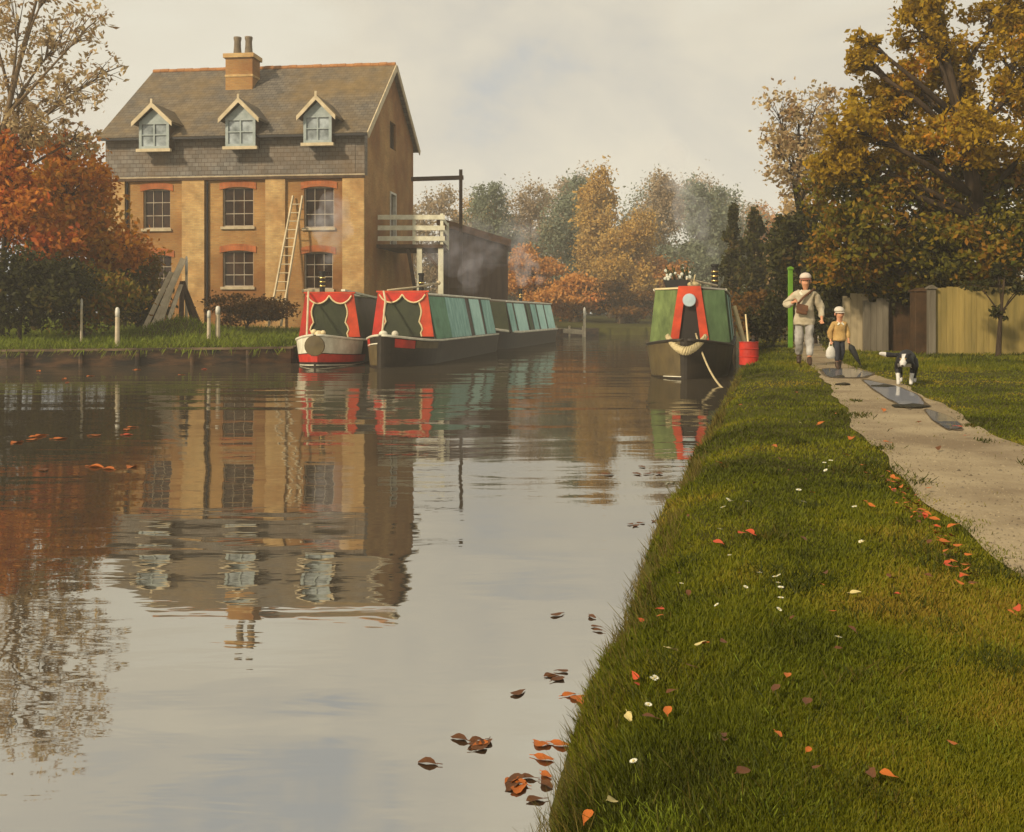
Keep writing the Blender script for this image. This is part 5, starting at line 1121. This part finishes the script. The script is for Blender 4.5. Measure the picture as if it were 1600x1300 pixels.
def fringe(n, seed):
    rng = np.random.default_rng(seed); y = 1.6 * (34/1.6) ** rng.random(n); x = np.interp(y, EY, EX) + rng.uniform(.0, .28, n)
    clump = wob(x*2 + 3, y*1.7); k = clump + rng.normal(size=n)*.3 > -.05; x, y, clump = x[k], y[k], clump[k]; m = len(x)
    zz = np.maximum(ground(x, y), -.02); h = rng.uniform(.03, .085, m)*(1 + .6*np.clip(clump, 0, 1)); w = np.maximum(.003, 1.8*y/FPX)*rng.uniform(.7, 1.2, m)
    a = rng.uniform(0, 6.28, m); ux, uy = np.cos(a)*w/2, np.sin(a)*w/2; lx = -.25*h + rng.normal(size=m)*.35*h; ly = rng.normal(size=m)*.4*h
    V = np.stack([np.stack([x - ux, y - uy, zz], 1), np.stack([x + ux, y + uy, zz], 1), np.stack([x + lx + ux*.2, y + ly + uy*.2, zz + h], 1), np.stack([x + lx - ux*.2, y + ly - uy*.2, zz + h], 1)], 1).reshape(-1, 3)
    tag(np_mesh('grass', V, np.arange(4*m).reshape(m, 4), G_dry), 'dry brown grass fringing the towpath bank at the waterline', 'grass', kind='stuff')
fringe(17000, 8)
def tufts(spots, m, lab, seed, hr):
    rng = np.random.default_rng(seed); A = []
    for px, py, rad, n in spots:
        p = on(px, py, .5); A.append(np.stack([p.x + rng.normal(size=n)*rad, p.y + rng.normal(size=n)*rad*1.3], 1))
    A = np.concatenate(A); x, y = A[:, 0], A[:, 1]; k = (x > np.interp(y, EY, EX) + .05) & ~in_path(x, y, -.25); x, y = x[k], y[k]; q = len(x); zz = ground(x, y) - .01
    h = rng.uniform(*hr, q); w = np.maximum(.003, 2.6*y/FPX)*rng.uniform(.7, 1.6, q); a = rng.uniform(0, 6.28, q); ux, uy = np.cos(a)*w/2, np.sin(a)*w/2; lx, ly = rng.normal(size=(2, q))*.6*h
    V = np.stack([np.stack([x - ux, y - uy, zz], 1), np.stack([x + ux, y + uy, zz], 1), np.stack([x + lx + ux*.3, y + ly + uy*.3, zz + h], 1), np.stack([x + lx - ux*.3, y + ly - uy*.3, zz + h], 1)], 1).reshape(-1, 3)
    tag(np_mesh('grass', V, np.arange(4*q).reshape(q, 4), m), lab, 'grass', kind='stuff')
rnd = random.Random(9)
tufts([(rnd.uniform(1000, 1590), 600 + 680*rnd.random()**.8, .05, 90) for _ in range(70)] + [(1190, 842, .10, 300), (1212, 905, .09, 260), (1000, 893, .07, 300), (962, 1010, .06, 300), (940, 1100, .07, 400), (985, 1060, .05, 200), (915, 1180, .05, 240), (1490, 885, .10, 320), (1440, 860, .10, 260), (1370, 735, .10, 260), (1325, 650, .12, 300), (1560, 1045, .05, 200), (1575, 905, .07, 260)], G_darktuft, 'darker weed tufts and shade-coloured clumps in the towpath grass', 12, (.02, .055))  # random spots are weeds; listed spots put shadow patches into dark clumps
tufts([(1000 + rnd.uniform(-50, 70), 1275 + rnd.uniform(-25, 25), .03, 130) for _ in range(9)] + [(rnd.uniform(950, 1590), rnd.uniform(1000, 1290), .06, 90) for _ in range(26)], G_left, 'bright fresh green tufts in the near towpath grass', 13, (.012, .04))
grass('grass', (-160, 560), (496, 543), 80000, .75, .06, .20, 1.7, G_left, 3, right=False)
lm_ = {'o': mat('orange fallen leaf', (.52, .15, .020), (.34, .085, .014), 30, .6), 'r': mat('red orange fallen leaf', (.56, .085, .028), (.36, .055, .018), 30, .6), 'b': mat('brown fallen leaf', (.16, .062, .018), (.075, .03, .011), 30, .6),
      'p': mat('pale yellow fallen leaf', (.62, .54, .24), (.48, .38, .14), 30, .6), 'w': mat('daisy petals', (.72, .72, .62), (.58, .58, .46), 30, .7)}
def leaf_proto(m, k):
    rnd = random.Random(k); V = [(0, 0, .004)]; n = 12
    for i in range(n):
        t = 2*math.pi*i/n; r = (.5 if i != 0 else .64) * (1 + .16*math.cos(3*t + k) + rnd.uniform(-.06, .06)); V.append((r*math.cos(t), r*.66*math.sin(t), .10*abs(math.sin(t)) + .06*math.cos(2*t + k)))
    mb = MB(); mb.add(V, [(0, 1 + i, 1 + (i + 1) % n) for i in range(n)]); mb.beam((.55, 0, .04), (.85, .05, .02), .04, .03)
    me = mb.build('fallen_leaf', m, smooth=True); return me
protos = {}
CN = {'o': 'orange', 'r': 'red orange', 'b': 'brown', 'p': 'pale yellow'}
def put_leaf(px, py, z, c, size, water):
    k = random.randrange(3)
    p = on(px, py, z)
    if not water: p.z = gz(p.x, p.y) + (.045 if not in_path(p.x, p.y) else .035)
    if (c, k) not in protos: o = protos[(c, k)] = leaf_proto(lm_[c], k)
    else: o = protos[(c, k)].copy(); COL.objects.link(o)
    s = size * random.uniform(.8, 1.2); o.location = (p.x, p.y, p.z + (.004 if water else 0)); o.scale = (s, s, s)
    o.rotation_euler = (0 if water else random.uniform(-.4, .4), 0 if water else random.uniform(-.4, .4), random.uniform(0, 6.28))
    tag(o, f'{CN[c]} fallen leaf ' + ('floating on the canal water' if water else 'lying on the towpath bank'), 'leaf', f'{CN[c]} leaves on the ' + ('water' if water else 'bank'))
wl = [(865,1058,'b'),(873,1062,'b'),(880,1050,'b'),(858,1056,'b'),(890,1087,'o'),(902,1092,'o'),(908,1098,'o'),(745,1158,'b'),(752,1163,'o'),(760,1162,'b'),(750,1171,'b'),(740,1165,'b'),(668,1193,'b'),(718,1155,'b'),(808,1085,'b'),(842,1165,'o'),(850,1165,'o'),
      (798,1222,'o'),(806,1218,'b'),(815,1225,'o'),(824,1216,'b'),(810,1235,'o'),(800,1230,'b'),(850,1187,'o'),(853,1213,'o'),(854,1228,'b'),(835,1251,'b'),(925,965,'b'),(930,980,'b'),(869,962,'b'),(934,986,'b'),(985,820,'b'),(993,822,'b'),(1002,818,'b'),(1022,815,'b'),(1003,730,'b'),(1012,741,'b'),(995,741,'b'),(1030,741,'b'),(950,742,'b'),
      (876,1165,'o'),(55,683,'o'),(62,681,'o'),(48,688,'o'),(95,686,'o'),(150,681,'o'),(198,672,'o'),(205,668,'o'),(25,692,'o'),(200,680,'r'),(150,730,'o'),(170,733,'o'),(205,730,'o'),(68,735,'b'),(140,588,'o'),(100,592,'o'),(105,598,'r'),(282,586,'o'),(60,580,'o'),(215,578,'o'),(320,577,'r')]
for px, py, c in wl: put_leaf(px, py, 0, c, .055 if py > 900 else (.06 if py > 760 else .10 if px > 500 else .14), True)
rl = [(1003,912,'r'),(1032,916,'r'),(1033,924,'r'),(1031,937,'o'),(993,1013,'r'),(995,1021,'r'),(1043,1078,'o'),(1158,835,'r'),(1172,838,'r'),(1122,840,'r'),(918,1185,'o'),(957,1190,'p'),(1092,995,'p'),(1102,996,'o'),(1051,994,'p'),(982,1050,'p'),(1337,928,'p'),(1345,852,'p'),
      (1395,748,'o'),(1400,760,'o'),(1396,771,'r'),(1410,776,'o'),(1404,752,'o'),(1415,784,'r'),(1432,792,'o'),(1440,802,'o'),(1420,800,'o'),(1445,812,'r'),(1462,818,'o'),(1455,830,'r'),(1472,838,'o'),(1487,828,'o'),(1488,842,'r'),(1478,850,'o'),(1495,856,'o'),(1244,616,'r'),(1157,627,'r'),(1284,662,'o'),(1270,778,'o'),(1350,730,'o'),(1357,742,'r'),(1350,790,'o'),(1362,797,'o'),(1436,659,'o'),(1498,666,'r'),(1512,680,'r'),(1385,690,'o'),(1490,884,'o'),(1482,890,'r'),(1505,905,'o'),(1580,965,'o'),(1590,960,'r'),(1380,640,'o'),(1466,700,'b'),(1330,690,'o'),(1520,870,'o'),(1210,700,'o'),(1180,760,'b'),(1255,850,'b'),(1300,960,'o'),(1130,1000,'b'),(1230,1060,'o'),(1400,930,'r'),(1290,900,'b'),(1452,762,'o')]
for px, py, c in rl: put_leaf(px, py, .53, c, .031 if py > 850 else (.044 if py > 700 else .065), False)
rnd = random.Random(5)
for k in range(64):
    t = rnd.random(); px = 1385 + 130*t + rnd.gauss(0, 9); py = 742 + 165*t + rnd.gauss(0, 9); put_leaf(px, py, .53, rnd.choice('ooobbr'), rnd.uniform(.018, .032), False)
for k in range(40):
    put_leaf(rnd.uniform(1000, 1560), rnd.uniform(640, 1250), .53, rnd.choice('bbbo'), rnd.uniform(.02, .034), False)
dz_ = [(1138,777),(1142,779),(1130,783),(1168,785),(1288,725),(1295,730),(1290,737),(1298,722),(1211,904),(1217,902),(1216,913),(1220,920),(1220,937),(1187,898),(1165,920),(1248,773),(1256,794),(1345,850),(1140,863),(1125,812),(990,1142),(1013,1052),(1020,1022),(1024,1021),(1217,956),(1250,662),(1065,886),(1335,800),(1310,1000),(1120,940)]
dpro = None
for px, py in dz_:
    p = on(px, py, .545); zg = gz(p.x, p.y)
    if dpro is None:
        mb = MB()
        for k in range(11):
            t = 2*math.pi*k/11; c_, s_ = math.cos(t), math.sin(t); mb.add([(.003*c_, .003*s_, 0), (.010*c_ - .004*s_, .010*s_ + .004*c_, .003), (.016*c_, .016*s_, .002), (.010*c_ + .004*s_, .010*s_ - .004*c_, .003)], [(0, 1, 2, 3)])
        o = dpro = empty('daisy'); mb.build('petals', lm_['w'], o)
        mb = MB(); mb.ball((0, 0, .002), (.0045, .0045, .003), 8, 5); mb.build('centre', lm_['p'], o); mb = MB(); mb.tube([(0, 0, -.06), (0, 0, 0)], .0012, 5); mb.build('stem', G_left, o)
    else: o = copy_tree(dpro)
    o.location = (p.x, p.y, zg + .055); s = random.uniform(.9, 1.2) * (1.5 if py < 830 else 1) * .62; o.scale = (s, s, 1); o.rotation_euler = (random.uniform(-.35, .35) + .25, random.uniform(-.3, .3), random.random()*6)
    tag(o, 'small white daisy in the towpath grass', 'daisy', 'daisies in the grass')

# ------------------------------------------------------------------ smoke and haze
def volmat(name, col, dens, noise=None, aniso=0.0):
    m = bpy.data.materials.new(name); m.use_nodes = True; nt = m.node_tree; nt.nodes.clear(); N = nt.nodes.new; L = nt.links.new
    out = N('ShaderNodeOutputMaterial'); v = N('ShaderNodeVolumePrincipled'); v.inputs['Color'].default_value = (*col, 1); v.inputs['Density'].default_value = dens; v.inputs['Anisotropy'].default_value = aniso
    if noise:
        tc = N('ShaderNodeTexCoord'); no = N('ShaderNodeTexNoise'); no.inputs['Scale'].default_value = noise; no.inputs['Detail'].default_value = 4; L(tc.outputs['Object'], no.inputs['Vector'])
        mr = N('ShaderNodeMapRange'); mr.inputs['From Min'].default_value = .42; mr.inputs['From Max'].default_value = .70; mr.inputs['To Max'].default_value = dens; L(no.outputs['Fac'], mr.inputs['Value']); L(mr.outputs[0], v.inputs['Density'])
    L(v.outputs[0], out.inputs['Volume']); return m
m_smoke = volmat('wood smoke', (.88, .90, .98), .62, 2.2); m_wisp = volmat('faint smoke', (.86, .86, .98), .26, 1.6)
def smoke(lab, pts, rads, m=None):
    c = Vector(pts[0]); mb = MB(); P = []; r = []
    for i in range(len(pts) - 1):
        for t in np.linspace(0, 1, 6)[:-1]:
            k = len(P); P.append(Vector(pts[i]).lerp(Vector(pts[i+1]), t) - c); r.append(rads[i] + (rads[i+1] - rads[i])*t)
    P.append(Vector(pts[-1]) - c); r.append(rads[-1]*.5)
    P = [p + Vector((math.sin(i*1.3), math.cos(i*1.7), .4*math.sin(i*2.1))) * r[i] * .35 for i, p in enumerate(P)]
    rnd = random.Random(len(lab))
    for p, x in zip(P, r):
        for _ in range(2): mb.ball(p + Vector((rnd.uniform(-1, 1), rnd.uniform(-1, 1), rnd.uniform(-1, 1)))*x*.55, x*rnd.uniform(.55, .95), 12, 8)
    o = mb.build('smoke', m or m_smoke, smooth=True); rm = o.modifiers.new('remesh', 'REMESH'); rm.mode = 'VOXEL'; rm.voxel_size = max(.05, min(r)*.35); o.location = c; tag(o, lab, 'smoke', kind='stuff')
q = roof_pt(b1, -.42, 3.2, 2.84); smoke('grey blue stove smoke over the house window behind the red bow', [q, q + Vector((.25, .4, .7)), q + Vector((.1, .8, 1.4)), q + Vector((.5, 1.2, 2.2))], [.09, .36, .55, .5])
q = roof_pt(b2, .1, 9.6, 2.2); smoke('lilac stove smoke drifting in front of the shed', [q, q + Vector((.5, 1.2, .8)), q + Vector((-.5, 2.4, 1.8)), q + Vector((1.8, 3, 2.2)), q + Vector((2.7, 4, 2.8))], [.2, .6, .85, .8, .5], m_wisp)
q = roof_pt(b3, -.2, 9.0, 2.8); smoke('thin smoke from the far striped boat', [q, q + Vector((.5, .5, .8)), q + Vector((0, 1, 1.8))], [.15, .6, .7])
q = roof_pt(b4, .55, 4.2, 2.84); smoke('pale smoke rising from the chimney of the green boat', [q, q + Vector((-.15, .4, .7)), q + Vector((-.55, .8, 1.3)), q + Vector((-.5, 1.2, 2.1)), q + Vector((-.95, 1.6, 3.0))], [.09, .30, .42, .42, .5])
mb = MB(); mb.box((-120, -16, -2.5), (120, 150, 34)); tag(mb.build('haze', volmat('autumn haze', (.97, .95, .91), .0014)), 'thin pale autumn haze over the canal', 'haze', kind='stuff')
